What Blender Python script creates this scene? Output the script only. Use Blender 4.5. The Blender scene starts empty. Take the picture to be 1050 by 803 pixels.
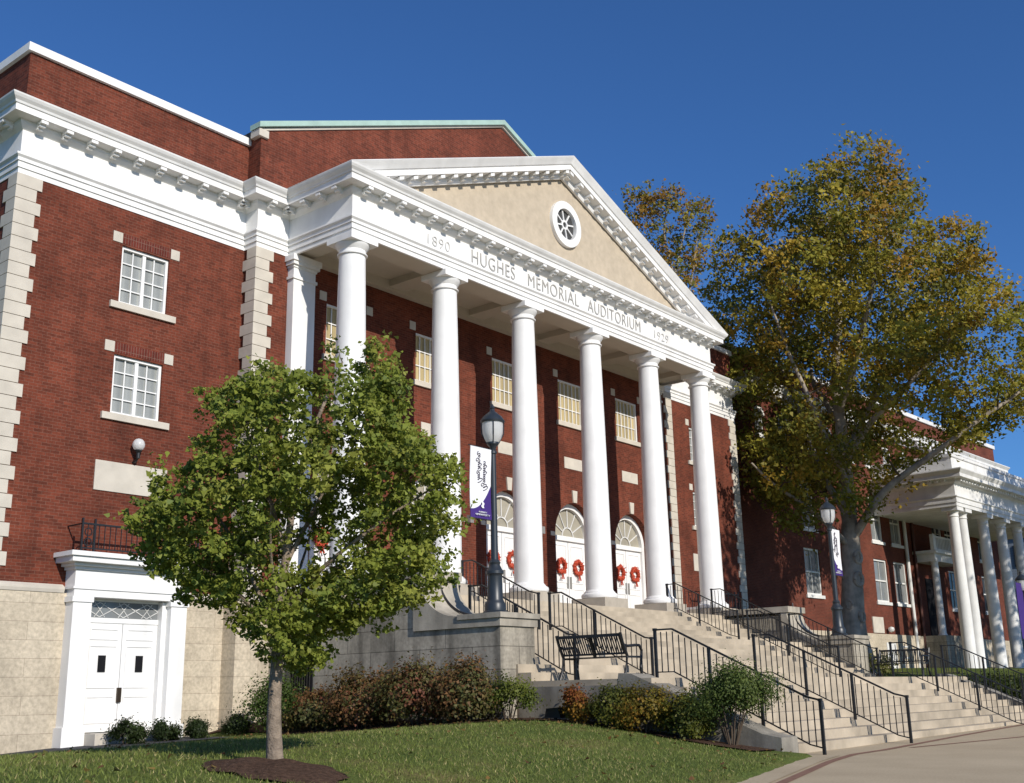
import bpy, math, random
import numpy as np
from mathutils import Vector, Matrix

# ------------------------------------------------------------------ scene, camera, sky, sun, exposure
sc = bpy.context.scene
col = sc.collection
random.seed(7); rng = np.random.default_rng(7)

cam = bpy.data.cameras.new('camera'); cam_o = bpy.data.objects.new('camera', cam); col.objects.link(cam_o)
R_ = Vector((0.6353638, -0.7719620, -0.0196872)); U_ = Vector((-0.1894990, -0.1805809, 0.9651325)); F_ = Vector((0.7486006, 0.6094796, 0.2610206))
m3 = Matrix((R_, U_, -F_)).transposed()
cam_o.matrix_world = Matrix.Translation((-18.833, -20.699, -2.849)) @ m3.to_4x4()
cam.sensor_width = 36; cam.lens = 39.303; cam.clip_end = 4000; cam.clip_start = .05
sc.camera = cam_o

SUN_EL = math.radians(27.6); SUN_ROT = math.radians(195.1)
w = bpy.data.worlds.new('World'); sc.world = w; w.use_nodes = True
wn = w.node_tree.nodes; bg = wn['Background']
sky = wn.new('ShaderNodeTexSky'); sky.sky_type = 'NISHITA'; sky.sun_disc = False
sky.sun_elevation = SUN_EL; sky.sun_rotation = SUN_ROT
sky.air_density = 1.0; sky.dust_density = 0.35; sky.ozone_density = 6.0; sky.altitude = 300
tn = wn.new('ShaderNodeMix'); tn.data_type = 'RGBA'; tn.blend_type = 'MULTIPLY'; tn.inputs[0].default_value = 1; tn.inputs[7].default_value = (.62, .93, 1.24, 1)
w.node_tree.links.new(sky.outputs[0], tn.inputs[6]); w.node_tree.links.new(tn.outputs[2], bg.inputs[0]); bg.inputs[1].default_value = 0.10

sun = bpy.data.lights.new('sun', 'SUN'); sun.energy = 4.6; sun.angle = math.radians(.5); sun.color = (1, .94, .85)
sun_o = bpy.data.objects.new('sun', sun); col.objects.link(sun_o)
sdir = Vector((math.sin(SUN_ROT)*math.cos(SUN_EL), math.cos(SUN_ROT)*math.cos(SUN_EL), math.sin(SUN_EL)))
sun_o.rotation_euler = sdir.to_track_quat('Z', 'Y').to_euler(); sun_o.location = sdir*80

sc.view_settings.view_transform = 'Standard'; sc.view_settings.look = 'None'
sc.view_settings.exposure = 0.0; sc.view_settings.gamma = 1.0; sc.view_settings.use_curve_mapping = False

# ------------------------------------------------------------------ materials
def newmat(name):
    m = bpy.data.materials.new(name); m.use_nodes = True
    n = m.node_tree.nodes; return m, n, m.node_tree.links, n['Principled BSDF']
def setp(b, rough=.7, spec=.3, metal=0.):
    b.inputs['Roughness'].default_value = rough; b.inputs['Specular IOR Level'].default_value = spec; b.inputs['Metallic'].default_value = metal
def mixrgb(n, l, fac, a, b, mode='MIX'):
    x = n.new('ShaderNodeMix'); x.data_type = 'RGBA'; x.blend_type = mode
    for i, v in ((0, fac), (6, a), (7, b)):
        if hasattr(v, 'links'): l.new(v, x.inputs[i])
        elif i == 0: x.inputs[0].default_value = v
        else: x.inputs[i].default_value = (*v, 1)
    return x.outputs[2]
def noise(n, l, scale, detail=4, vec=None, rough=.55):
    t = n.new('ShaderNodeTexNoise'); t.inputs['Scale'].default_value = scale; t.inputs['Detail'].default_value = detail; t.inputs['Roughness'].default_value = rough
    if vec is not None: l.new(vec, t.inputs['Vector'])
    return t.outputs[0]
def ramp(n, l, fac, stops):
    r = n.new('ShaderNodeValToRGB'); l.new(fac, r.inputs[0])
    while len(r.color_ramp.elements) < len(stops): r.color_ramp.elements.new(.5)
    for e, (p, c) in zip(r.color_ramp.elements, stops): e.position = p; e.color = (*c, 1) if len(c) == 3 else c
    return r.outputs[0]
def position(n): return n.new('ShaderNodeNewGeometry').outputs['Position']
def scaled(n, l, vec, s):
    v = n.new('ShaderNodeVectorMath'); v.operation = 'MULTIPLY'; l.new(vec, v.inputs[0]); v.inputs[1].default_value = s; return v.outputs[0]
def wallvec(n, l):
    """world (x,z) on walls facing y, (y,z) on walls facing x"""
    g = n.new('ShaderNodeNewGeometry'); sp = n.new('ShaderNodeSeparateXYZ'); l.new(g.outputs['Position'], sp.inputs[0])
    sn = n.new('ShaderNodeSeparateXYZ'); l.new(g.outputs['True Normal'], sn.inputs[0])
    ab = n.new('ShaderNodeMath'); ab.operation = 'ABSOLUTE'; l.new(sn.outputs[0], ab.inputs[0])
    gt = n.new('ShaderNodeMath'); gt.operation = 'GREATER_THAN'; l.new(ab.outputs[0], gt.inputs[0]); gt.inputs[1].default_value = .6
    mx = n.new('ShaderNodeMix'); mx.data_type = 'FLOAT'; l.new(gt.outputs[0], mx.inputs[0]); l.new(sp.outputs[0], mx.inputs[2]); l.new(sp.outputs[1], mx.inputs[3])
    cb = n.new('ShaderNodeCombineXYZ'); l.new(mx.outputs[0], cb.inputs[0]); l.new(sp.outputs[2], cb.inputs[1]); return cb.outputs[0]
def bump(n, l, b, h, strength=.3, dist=.01):
    bp = n.new('ShaderNodeBump'); bp.inputs['Strength'].default_value = strength; bp.inputs['Distance'].default_value = dist
    l.new(h, bp.inputs['Height']); l.new(bp.outputs[0], b.inputs['Normal'])
def brickmat(name, c1, c2, mortar, bw=.215, rh=.0725, ms=.006, stain=.35, offset=.5, rough=.85, bmp=.25, stain_scale=.9, bias=-.1, streak=0):
    m, n, l, b = newmat(name); setp(b, rough, .2)
    v = wallvec(n, l)
    t = n.new('ShaderNodeTexBrick'); l.new(v, t.inputs['Vector']); t.offset = offset
    for k, x in (('Color1', c1), ('Color2', c2), ('Mortar', mortar)): t.inputs[k].default_value = (*x, 1)
    t.inputs['Scale'].default_value = 1; t.inputs['Brick Width'].default_value = bw; t.inputs['Row Height'].default_value = rh
    t.inputs['Mortar Size'].default_value = ms; t.inputs['Mortar Smooth'].default_value = .2; t.inputs['Bias'].default_value = bias
    p = position(n)
    s1 = ramp(n, l, noise(n, l, stain_scale, 6, p), [(.3, (1-stain,)*3), (.7, (1+stain*.3,)*3)])
    s2 = ramp(n, l, noise(n, l, 14, 3, p), [(.3, (.78,)*3), (.7, (1.12,)*3)])
    c = mixrgb(n, l, 1., t.outputs['Color'], s1, 'MULTIPLY'); c = mixrgb(n, l, 1., c, s2, 'MULTIPLY')
    if streak: c = mixrgb(n, l, 1., c, ramp(n, l, noise(n, l, 2.6, 6, scaled(n, l, p, (1, 1, .16))), [(.46, (1,)*3), (.68, (1-streak,)*3)]), 'MULTIPLY')
    l.new(c, b.inputs['Base Color']); bump(n, l, b, t.outputs['Fac'], -bmp if bmp else 0, .01)
    return m
def plain(name, c, rough=.7, spec=.3, metal=0., var=.12, sc_=3., streak=0., bmp=0., fine=25):
    m, n, l, b = newmat(name); setp(b, rough, spec, metal)
    p = position(n)
    s = ramp(n, l, noise(n, l, sc_, 6, p), [(.25, (1-var,)*3), (.75, (1+var*.5,)*3)])
    cc = mixrgb(n, l, 1., c, s, 'MULTIPLY')
    if streak:
        st = ramp(n, l, noise(n, l, 2.2, 5, scaled(n, l, p, (1, 1, .12))), [(.42, (1,)*3), (.75, (1-streak,)*3)])
        cc = mixrgb(n, l, 1., cc, st, 'MULTIPLY')
    l.new(cc, b.inputs['Base Color'])
    if bmp: bump(n, l, b, noise(n, l, fine, 5, p), bmp, .02)
    return m
def leafmat(name, trans=.35, rough=.55):
    m, n, l, b = newmat(name); setp(b, rough, .25)
    a = n.new('ShaderNodeAttribute'); a.attribute_name = 'leafcol'
    l.new(a.outputs['Color'], b.inputs['Base Color'])
    tr = n.new('ShaderNodeBsdfTranslucent'); l.new(a.outputs['Color'], tr.inputs[0])
    mx = n.new('ShaderNodeMixShader'); mx.inputs[0].default_value = trans
    l.new(b.outputs[0], mx.inputs[1]); l.new(tr.outputs[0], mx.inputs[2]); l.new(mx.outputs[0], n['Material Output'].inputs[0]); return m
M = {}
M['brick'] = brickmat('red brick', (.190, .046, .024), (.112, .029, .016), (.19, .092, .064), ms=.005, streak=.22)
M['brick_far'] = brickmat('orange red brick', (.165, .042, .024), (.115, .030, .018), (.16, .085, .06))
M['soldier'] = brickmat('soldier brick', (.150, .031, .020), (.10, .021, .014), (.20, .12, .09), bw=.0725, rh=.24, offset=0)
M['base_stone'] = brickmat('sandstone blocks', (.57, .49, .37), (.51, .435, .325), (.34, .28, .21), bw=1.9, rh=.385, ms=.006, stain=.25, bmp=.2, rough=.9)
M['grey_stone'] = brickmat('weathered limestone blocks', (.47, .42, .335), (.38, .34, .27), (.17, .15, .12), bw=1.55, rh=.47, ms=.009, stain=.5, bmp=.35, rough=.95, streak=.5)
M['grey_cap'] = plain('weathered limestone', (.44, .395, .32), .95, .2, var=.4, sc_=1.6, streak=.4, bmp=.2)
M['quoin'] = plain('limestone quoin', (.56, .51, .43), .9, .2, var=.16, sc_=2.2, bmp=.1)
M['white'] = plain('white paint', (.81, .80, .775), .55, .3, var=.10, sc_=1.4, streak=.12)
M['white_far'] = plain('aged white paint', (.72, .71, .68), .6, .3, var=.14, sc_=1.6, streak=.15)
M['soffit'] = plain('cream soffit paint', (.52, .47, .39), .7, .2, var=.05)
M['plinth'] = plain('buff stone plinth', (.42, .37, .30), .9, .2, var=.2, sc_=3)
M['old_concrete'] = plain('stained old concrete', (.30, .275, .23), .95, .15, var=.4, sc_=2, streak=.45, bmp=.2)
M['stucco'] = plain('tan stucco', (.50, .42, .315), .95, .15, var=.14, sc_=4.5, streak=.05, bmp=.2)
M['copper'] = plain('verdigris copper', (.36, .50, .43), .6, .3, var=.2, sc_=2)
M['iron'] = plain('black iron', (.012, .012, .013), .45, .5, var=.2, sc_=8)
M['lamp_paint'] = plain('dark slate paint', (.022, .028, .035), .4, .5, var=.15, sc_=6)
M['step'] = plain('beige concrete step', (.45, .38, .285), .9, .2, var=.40, sc_=1.2, streak=.0, bmp=.1)
M['letter'] = plain('grey lettering', (.40, .39, .37), .8, .2)
M['letter_faint'] = plain('pale grey numerals', (.58, .57, .55), .8, .2)
M['dark'] = plain('dark interior', (.012, .012, .014), .8, .1)
M['bronze'] = plain('bronze handle', (.07, .05, .035), .4, .5, .6)
M['steel'] = plain('brushed steel', (.30, .29, .27), .45, .5, .3)
M['terracotta'] = plain('brown downpipe', (.09, .035, .025), .6, .3)
M['roof'] = plain('dark roofing', (.06, .06, .06), .9, .2)
M['bark_grey'] = plain('grey bark', (.36, .31, .25), .95, .1, var=.5, sc_=2.5, streak=.35, bmp=.9, fine=7)
M['bark_young'] = plain('furrowed young bark', (.31, .245, .185), .9, .15, var=.45, sc_=14, streak=.45, bmp=1., fine=40)
M['twig'] = plain('brown twig', (.10, .075, .055), .9, .1)
M['mulch'] = plain('bark mulch', (.095, .056, .038), 1., .1, var=.7, sc_=22, bmp=1., fine=45)
M['asphalt'] = plain('asphalt', (.055, .055, .058), .95, .2, var=.2, sc_=12)
M['purple'] = plain('purple cloth', (.055, .028, .17), .8, .2)
M['banner_white'] = plain('white cloth', (.74, .74, .75), .8, .2, var=.03)
M['ink'] = plain('grey ink', (.10, .09, .12), .8, .1)
M['wreath'] = plain('orange red ribbon', (.46, .060, .026), .65, .3, var=.5, sc_=18)
M['blinds'] = plain('cream blinds', (.52, .42, .22), .8, .2, var=.05)
M['greyhouse'] = brickmat('blue grey siding', (.22, .26, .31), (.21, .25, .30), (.12, .14, .17), bw=6, rh=.2, ms=.01, stain=.05, bmp=0)
M['leaf'] = leafmat('leaves', .42); M['leaf_far'] = leafmat('tree leaves', .42)
M['blade'] = leafmat('grass blades', .25, .6)

def glassmat(name, c, rough=.08, spec=.5):
    m, n, l, b = newmat(name); setp(b, rough, spec)
    p = position(n); s = ramp(n, l, noise(n, l, 1.3, 2, p), [(.3, (.8,)*3), (.7, (1.1,)*3)])
    l.new(mixrgb(n, l, 1., c, s, 'MULTIPLY'), b.inputs['Base Color']); return m
M['pane_grey'] = glassmat('grey curtained glass', (.30, .31, .29))
M['pane_dark'] = glassmat('dark glass', (.035, .042, .05))
M['pane_blind'] = glassmat('glass over cream blinds', (.50, .40, .21), .15)
M['pane_blue'] = glassmat('bluish glass', (.06, .10, .19))
M['pane_mid'] = glassmat('glass over grey blind', (.20, .21, .21))
M['pane_fan'] = glassmat('glass over cream shade', (.36, .33, .26), .2, .3)
m, n, l, b = newmat('white glass globe'); setp(b, .25, .5); b.inputs['Base Color'].default_value = (.82, .82, .80, 1)
M['globe'] = m

m, n, l, b = newmat('white globe'); setp(b, .3, .5); b.inputs['Base Color'].default_value = (.86, .86, .84, 1)
t_ = n.new('ShaderNodeBsdfTranslucent'); t_.inputs[0].default_value = (.9, .9, .88, 1); x_ = n.new('ShaderNodeMixShader'); x_.inputs[0].default_value = .5
l.new(b.outputs[0], x_.inputs[1]); l.new(t_.outputs[0], x_.inputs[2]); l.new(x_.outputs[0], n['Material Output'].inputs[0]); M['globe'] = m
def foldmat(name, c, amt, sx):
    m, n, l, b = newmat(name); setp(b, .12, .5); p = position(n)
    f = ramp(n, l, noise(n, l, 1., 3, scaled(n, l, p, (sx, .3, .25))), [(.3, (1-amt,)*3), (.7, (1.1,)*3)])
    l.new(mixrgb(n, l, 1., c, f, 'MULTIPLY'), b.inputs['Base Color']); return m
M['pane_grey'] = foldmat('grey curtained glass', (.31, .32, .30), .3, 5); M['pane_blind'] = foldmat('glass over cream curtains', (.50, .40, .21), .45, 9)
def groundmat():
    m, n, l, b = newmat('lawn'); setp(b, 1., .1); p = position(n)
    big = ramp(n, l, noise(n, l, .55, 5, p), [(.32, (.19, .165, .060)), (.47, (.115, .145, .034)), (.72, (.080, .115, .026))])
    fine = ramp(n, l, noise(n, l, 26, 4, p), [(.3, (.5,)*3), (.7, (1.4,)*3)])
    l.new(mixrgb(n, l, 1., big, fine, 'MULTIPLY'), b.inputs['Base Color']); bump(n, l, b, noise(n, l, 40, 3, p), .8, .04); return m
M['lawn'] = groundmat()
def plazamat():
    m, n, l, b = newmat('plaza concrete'); setp(b, .92, .2); p = position(n)
    c = ramp(n, l, noise(n, l, .7, 7, p), [(.3, (.42, .335, .22)), (.7, (.50, .405, .27))])
    f = ramp(n, l, noise(n, l, 30, 3, p), [(.3, (.88,)*3), (.7, (1.08,)*3)])
    l.new(mixrgb(n, l, 1., c, f, 'MULTIPLY'), b.inputs['Base Color']); return m
M['plaza'] = plazamat()
M['paver'] = plain('red brick pavers', (.26, .145, .10), .9, .2, var=.35, sc_=9)

# ------------------------------------------------------------------ mesh helpers
class MB:
    def __init__(s): s.v = []; s.f = []
    def add(s, vs, fs):
        o = len(s.v); s.v += [tuple(map(float, p)) for p in vs]; s.f += [tuple(i+o for i in f) for f in fs]; return s
    def box(s, x0, x1, y0, y1, z0, z1):
        return s.add([(x, y, z) for z in (z0, z1) for y in (y0, y1) for x in (x0, x1)],
                     [(0, 2, 3, 1), (4, 5, 7, 6), (0, 1, 5, 4), (2, 6, 7, 3), (0, 4, 6, 2), (1, 3, 7, 5)])
    def quad(s, a, b, c, d): return s.add([a, b, c, d], [(0, 1, 2, 3)])
    def prism(s, poly, lo, hi, ax='x'):
        n = len(poly); mp = {'x': lambda t, p: (t, p[0], p[1]), 'y': lambda t, p: (p[0], t, p[1]), 'z': lambda t, p: (p[0], p[1], t)}[ax]
        vs = [mp(lo, p) for p in poly]+[mp(hi, p) for p in poly]
        return s.add(vs, [tuple(range(n))[::-1], tuple(range(n, 2*n))]+[(i, (i+1) % n, n+(i+1) % n, n+i) for i in range(n)])
    def lathe(s, prof, c, seg=24):
        vs = []; fs = []; k = len(prof)
        for r, z in prof:
            for i in range(seg):
                a = 2*math.pi*i/seg; vs.append((c[0]+r*math.cos(a), c[1]+r*math.sin(a), c[2]+z))
        for j in range(k-1):
            for i in range(seg): fs.append((j*seg+i, j*seg+(i+1) % seg, (j+1)*seg+(i+1) % seg, (j+1)*seg+i))
        fs.append(tuple(range(seg))[::-1]); fs.append(tuple(range((k-1)*seg, k*seg)))
        return s.add(vs, fs)
    def tube(s, pts, rad, seg=6):
        pts = [Vector(p) for p in pts]; n = len(pts)
        if not hasattr(rad, '__len__'): rad = [rad]*n
        vs = []; fs = []; up = Vector((.13, .21, .97))
        for i, p in enumerate(pts):
            t = (pts[min(i+1, n-1)]-pts[max(i-1, 0)]).normalized(); a = t.cross(up)
            if a.length < .2: a = t.cross(Vector((1, .1, 0)))
            a.normalize(); bb = t.cross(a)
            for j in range(seg):
                an = 2*math.pi*j/seg; vs.append(p+(a*math.cos(an)+bb*math.sin(an))*rad[i])
        for i in range(n-1):
            for j in range(seg): fs.append((i*seg+j, i*seg+(j+1) % seg, (i+1)*seg+(j+1) % seg, (i+1)*seg+j))
        fs.append(tuple(range(seg))[::-1]); fs.append(tuple(range((n-1)*seg, n*seg)))
        return s.add(vs, fs)
    def bar(s, a, b, wd, hd):
        """square bar from a to b, wd across (horizontal), hd along the other way"""
        a = Vector(a); b = Vector(b); t = (b-a).normalized(); up = Vector((0, 0, 1))
        sx = t.cross(up); sx = sx.normalized() if sx.length > .01 else Vector((1, 0, 0)); sy = sx.cross(t)
        vs = [p+sx*i*wd/2+sy*j*hd/2 for p in (a, b) for i, j in ((-1, -1), (1, -1), (1, 1), (-1, 1))]
        return s.add(vs, [(3, 2, 1, 0), (4, 5, 6, 7)]+[(i, (i+1) % 4, 4+(i+1) % 4, 4+i) for i in range(4)])
    def sweep(s, path, prof, closed=False):
        """profile (offset to the right of travel, z) swept along a plan polyline with mitres"""
        n = len(path); P = [Vector((p[0], p[1])) for p in path]; vs = []; k = len(prof)
        nrm = []
        for i in range(n-1): d_ = (P[i+1]-P[i]).normalized(); nrm.append(Vector((d_.y, -d_.x)))
        for i in range(n):
            if i == 0: mvec = nrm[0]
            elif i == n-1: mvec = nrm[-1]
            else:
                mvec = nrm[i-1]+nrm[i]; mvec = mvec/(mvec.dot(nrm[i]))
            for o, z in prof: q = P[i]+mvec*o; vs.append((q.x, q.y, z))
        fs = [(i*k+j, (i+1)*k+j, (i+1)*k+j+1, i*k+j+1) for i in range(n-1) for j in range(k-1)]
        fs += [tuple(range(k)), tuple(range((n-1)*k, n*k))[::-1]]
        return s.add(vs, fs)
    def wall(s, axis, t, a0, a1, z0, z1, holes=(), depth=.25, sgn=1):
        """wall face in plane axis=t ('y' or 'x'), with rectangular holes (a0,a1,z0,z1) and reveals"""
        mp = (lambda a, z, q=0: (a, t+q*sgn, z)) if axis == 'y' else (lambda a, z, q=0: (t+q*sgn, a, z))
        A = sorted({a0, a1, *[h[0] for h in holes], *[h[1] for h in holes]}); Z = sorted({z0, z1, *[h[2] for h in holes], *[h[3] for h in holes]})
        for i in range(len(A)-1):
            for j in range(len(Z)-1):
                ca = (A[i]+A[i+1])/2; cz = (Z[j]+Z[j+1])/2
                if any(h[0] < ca < h[1] and h[2] < cz < h[3] for h in holes): continue
                s.quad(mp(A[i], Z[j]), mp(A[i+1], Z[j]), mp(A[i+1], Z[j+1]), mp(A[i], Z[j+1]))
        for h in holes:
            for (p, q) in (((h[0], h[2]), (h[0], h[3])), ((h[0], h[3]), (h[1], h[3])), ((h[1], h[3]), (h[1], h[2])), ((h[1], h[2]), (h[0], h[2]))):
                s.quad(mp(*p), mp(*q), mp(*q, depth), mp(*p, depth))
        return s
    def mirror(s, fx): s.v = [(fx-x, y, z) for x, y, z in s.v]; s.f = [tuple(reversed(f)) for f in s.f]; return s
    def build(s, name, mat, parent=None, smooth=False, local=False):
        me = bpy.data.meshes.new(name); org = Vector((0, 0, 0))
        if parent is not None and not local:
            q = parent
            while q is not None: org += q.location; q = q.parent
        me.from_pydata([(x-org.x, y-org.y, z-org.z) for x, y, z in s.v], [], s.f)
        me.validate()
        import bmesh
        bm = bmesh.new(); bm.from_mesh(me); bmesh.ops.recalc_face_normals(bm, faces=bm.faces); bm.to_mesh(me); bm.free()
        if smooth:
            me.polygons.foreach_set('use_smooth', [True]*len(me.polygons))
            try: me.set_sharp_from_angle(angle=math.radians(38))
            except Exception: pass
        me.materials.append(M[mat] if isinstance(mat, str) else mat)
        o = bpy.data.objects.new(name, me); col.objects.link(o)
        if parent is not None: o.parent = parent
        return o
def tag(o, label, cat, group=None):
    o['label'] = label; o['category'] = cat
    if group: o['group'] = group
    return o
def thing(name, label, cat, loc=(0, 0, 0), group=None, rz=0):
    o = bpy.data.objects.new(name, None); o.empty_display_size = .1; o.location = loc; o.rotation_euler = (0, 0, rz); col.objects.link(o)
    return tag(o, label, cat, group)
def struct(o, kind='structure'): o['kind'] = kind; return o
KIDS = {}
def copy_tree(o, parent=None):
    c = o.copy(); col.objects.link(c)
    if parent is not None: c.parent = parent
    for ch in [x for x in list(o.children)]: copy_tree(ch, c)
    return c
def inst(src, parent, loc):
    c = src.copy(); col.objects.link(c); c.parent = parent; c.location = loc; return c
def sm(a, b, x): t = min(1, max(0, (x-a)/(b-a))); return t*t*(3-2*t)

# ------------------------------------------------------------------ ground
FLOOR, L1, L2, PZ = -.30, -1.36, -2.60, -4.0
def edge_y(x):   # curved edge between lawn and plaza
    if x < -5.46: return -13.31+(x+5.46)*.31-.012*(x+5.46)**2*.5
    if x < -1.2: return -13.31+(x+5.46)*.293
    return -12.06+(x+1.2)*.245-.008*(x+1.2)**2
def lerp_tab(x, tab):
    if x <= tab[0][0]: return tab[0][1]
    for (a, za), (b_, zb) in zip(tab[:-1], tab[1:]):
        if x <= b_: return za+(zb-za)*(x-a)/(b_-a)
    return tab[-1][1]
def lawn_z(x, y):
    t = (y-edge_y(x))*.955
    if t < 0: return PZ+.055+t*.5
    z = PZ+.02+.64*sm(-1, 6, t)
    z += (lerp_tab(x, [(-14, -4.25), (-8, -3.93), (-5, -3.76), (-2, -3.63), (0, -3.42)])-z)*sm(-9, .6, y)*sm(.3, -2.5, x)
    return z+.018*math.sin(x*.9+y*.4)*sm(1, 4, t)-.06*sm(-6, -10, x)*sm(-5, -9, y)
def grid(name, mat, x0, x1, y0, y1, step, zf, keep=None, dz=0):
    xs = np.arange(x0, x1+1e-6, step); ys = np.arange(y0, y1+1e-6, step); mb = MB()
    mb.v = [(x, y, zf(x, y)+dz) for y in ys for x in xs]; nx = len(xs)
    mb.f = [(j*nx+i, j*nx+i+1, (j+1)*nx+i+1, (j+1)*nx+i) for j in range(len(ys)-1) for i in range(nx-1) if keep is None or keep(xs[i]+step/2, ys[j]+step/2)]
    return mb.build(name, mat, smooth=True)
struct(MB().quad((-1500, -1500, -4.3), (1500, -1500, -4.3), (1500, 1500, -4.3), (-1500, 1500, -4.3)).build('ground', 'lawn'))
def plaza_z(x): return PZ+max(0, x-3)*.0075
mb = MB(); xs = [-60, -30, -10, 0, 3, 8, 14, 20, 30, 45, 70]
mb.v = [(x, y, plaza_z(x)) for y in (-60, -11.0) for x in xs]; k = len(xs); mb.f = [(i, i+1, k+i+1, k+i) for i in range(k-1)]
struct(mb.build('plaza', 'plaza'))
struct(grid('lawn', 'lawn', -34, .2, -18, 4, .25, lawn_z, lambda x, y: y > edge_y(x)-1 and not (x > -7.6 and y > 2.65)))
# red paver band following the edge of the lawn and the foot of the stairs, and a cross band on the plaza
def strip(name, mat, pts, wd, dz):
    mb = MB(); n = len(pts)
    for i, (x, y) in enumerate(pts):
        a = Vector(pts[min(i+1, n-1)])-Vector(pts[max(i-1, 0)]); nn = Vector((-a.y, a.x)).normalized()
        for sgn in (-.5, .5): mb.v.append((x+nn.x*wd*sgn, y+nn.y*wd*sgn, plaza_z(x)+dz))
    mb.f = [(2*i, 2*i+1, 2*i+3, 2*i+2) for i in range(n-1)]
    return struct(mb.build(name, mat))
bandpts = [(x, edge_y(x)-.62) for x in np.arange(-22, 1.1, .5)]+[(2.5, -12.12), (5, -11.93), (8, -11.72), (12, -11.50), (16, -11.32), (22, -11.2)]
strip('paver_border', 'paver', bandpts, .15, .005)
strip('paver_band', 'paver', [(3.4, -12.3), (10, -13.6), (22, -16.2)], .13, .005)
strip('pavement_kerb', 'plaza', [(x, edge_y(x)-.22) for x in np.arange(-22, .8, .5)], .5, .012)
def right_z(x, y):
    t = y+10.8-.02*(x-18); return plaza_z(x)-.04+(1.35 if x < 40 else 1.55)*sm(0, 5.2, t)+.25*sm(5, 12, t)
struct(grid('lawn', 'lawn', 17.7, 80, -12, 30, .8, right_z, lambda x, y: y < 2.5 or x > 25.8))
# side path to the wing door and mulch beds
struct(grid('path', 'asphalt', -20, -2.6, -1.2, 2.55, .25, lawn_z, lambda x, y: y > .6-1.8*sm(-4.6, -6.2, x), .03))
struct(grid('mulch_bed', 'mulch', -2.4, .2, -11.5, 2.5, .25, lawn_z,
     lambda x, y: (y > -11.2 and x > -.85+.14*math.sin(y*1.3)-(1.2*sm(-6.8, -5.2, y)) and x > -2.3)
     , .025))
GINK = (-11.05, -11.12)
mb = MB(); nr, na = 9, 40
for i in range(nr):
    for j in range(na):
        a = 2*math.pi*j/na; rr = .72*i/(nr-1)*(1+.08*math.sin(3*a+1)+.05*math.sin(7*a)+.04*math.sin(13*a)); x = GINK[0]-.20*i/nr+rr*math.cos(a); y = GINK[1]-.32*i/nr+rr*math.sin(a)
        mb.v.append((x, y, lawn_z(x, y)+.02+.09*(1-(i/(nr-1))**2)+.014*math.sin(11*x)*math.sin(13*y)))
for i in range(nr-1):
    for j in range(na): mb.f.append((i*na+j, i*na+(j+1) % na, (i+1)*na+(j+1) % na, (i+1)*na+j))
struct(mb.build('mulch_ring', 'mulch', smooth=True))

# ------------------------------------------------------------------ leaf and grass meshes
def fastmesh(name, V, Fq, colors, mat, parent=None):
    """quads from numpy arrays; one colour per quad"""
    me = bpy.data.meshes.new(name); nv = len(V); nf = len(Fq); kk = Fq.shape[1]
    me.vertices.add(nv); me.vertices.foreach_set('co', V.astype(np.float32).ravel())
    me.loops.add(nf*kk); me.loops.foreach_set('vertex_index', Fq.astype(np.int32).ravel())
    me.polygons.add(nf); me.polygons.foreach_set('loop_start', np.arange(0, nf*kk, kk, dtype=np.int32))
    me.update(calc_edges=True)
    at = me.attributes.new('leafcol', 'FLOAT_COLOR', 'FACE'); at.data.foreach_set('color', np.c_[colors, np.ones(nf)].astype(np.float32).ravel())
    me.materials.append(M[mat]); o = bpy.data.objects.new(name, me); col.objects.link(o)
    if parent is not None: o.parent = parent
    return o
def leafcloud(name, C_, N_, size, colors, mat, parent, aspect=.75):
    """kite leaves at points C_ with normals N_ (local coordinates of the parent)"""
    n = len(C_); N_ = N_/np.linalg.norm(N_, axis=1)[:, None]
    T = rng.normal(size=(n, 3)); T -= (T*N_).sum(1)[:, None]*N_; T /= np.linalg.norm(T, axis=1)[:, None]; B = np.cross(N_, T)
    sz = (size*rng.uniform(.5, 1.3, n))[:, None]; fold = N_*sz*rng.uniform(-.25, .25, n)[:, None]
    V = np.stack([C_-T*sz*.5, C_+B*sz*.5*aspect+T*sz*.24+fold, C_+T*sz*.44-fold*.4, C_-B*sz*.5*aspect+T*sz*.24+fold*rng.uniform(.2, 1.4, n)[:, None]], 1).reshape(-1, 3)
    return fastmesh(name, V, np.arange(4*n).reshape(n, 4), colors, mat, parent)
def inpoly(x, y, P):
    c = False; n = len(P)
    for i in range(n):
        x1, y1 = P[i]; x2, y2 = P[i-1]
        if (y1 > y) != (y2 > y) and x < (x2-x1)*(y-y1)/(y2-y1)+x1: c = not c
    return c
def crown_points(poly, count, depth, mind, avoid=None):
    """cluster centres inside a crown whose side view is poly (u,v); depth = half thickness; kept mind apart"""
    us = [p[0] for p in poly]; vs = [p[1] for p in poly]; cu = sum(us)/len(us); cv = sum(vs)/len(vs); out = []; tries = 0
    while len(out) < count and tries < 60000:
        tries += 1; u_ = random.uniform(min(us), max(us)); v_ = random.uniform(min(vs), max(vs))
        if not inpoly(u_, v_, poly): continue
        lo, hi = 1., 4.   # radial fraction of (u,v) towards the outline
        for _ in range(12):
            mid = (lo+hi)/2
            if inpoly(cu+(u_-cu)*mid, cv+(v_-cv)*mid, poly): lo = mid
            else: hi = mid
        fr = 1/lo; d_ = depth*math.sqrt(max(.04, 1-fr*fr)); w_ = random.uniform(-d_, d_)
        if random.random() > .25+.75*max(fr, abs(w_)/depth): continue
        if avoid and avoid(u_, v_, w_): continue
        if any((u_-a)**2+(v_-b)**2+(w_-c)**2 < mind**2 for a, b, c in out): continue
        out.append((u_, v_, w_))
    return out
AX_R = np.array([0.63137, -0.77548, 0]); AX_F = np.array([0.77548, 0.63137, 0]); AX_Z = np.array([0, 0, 1.])
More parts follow.
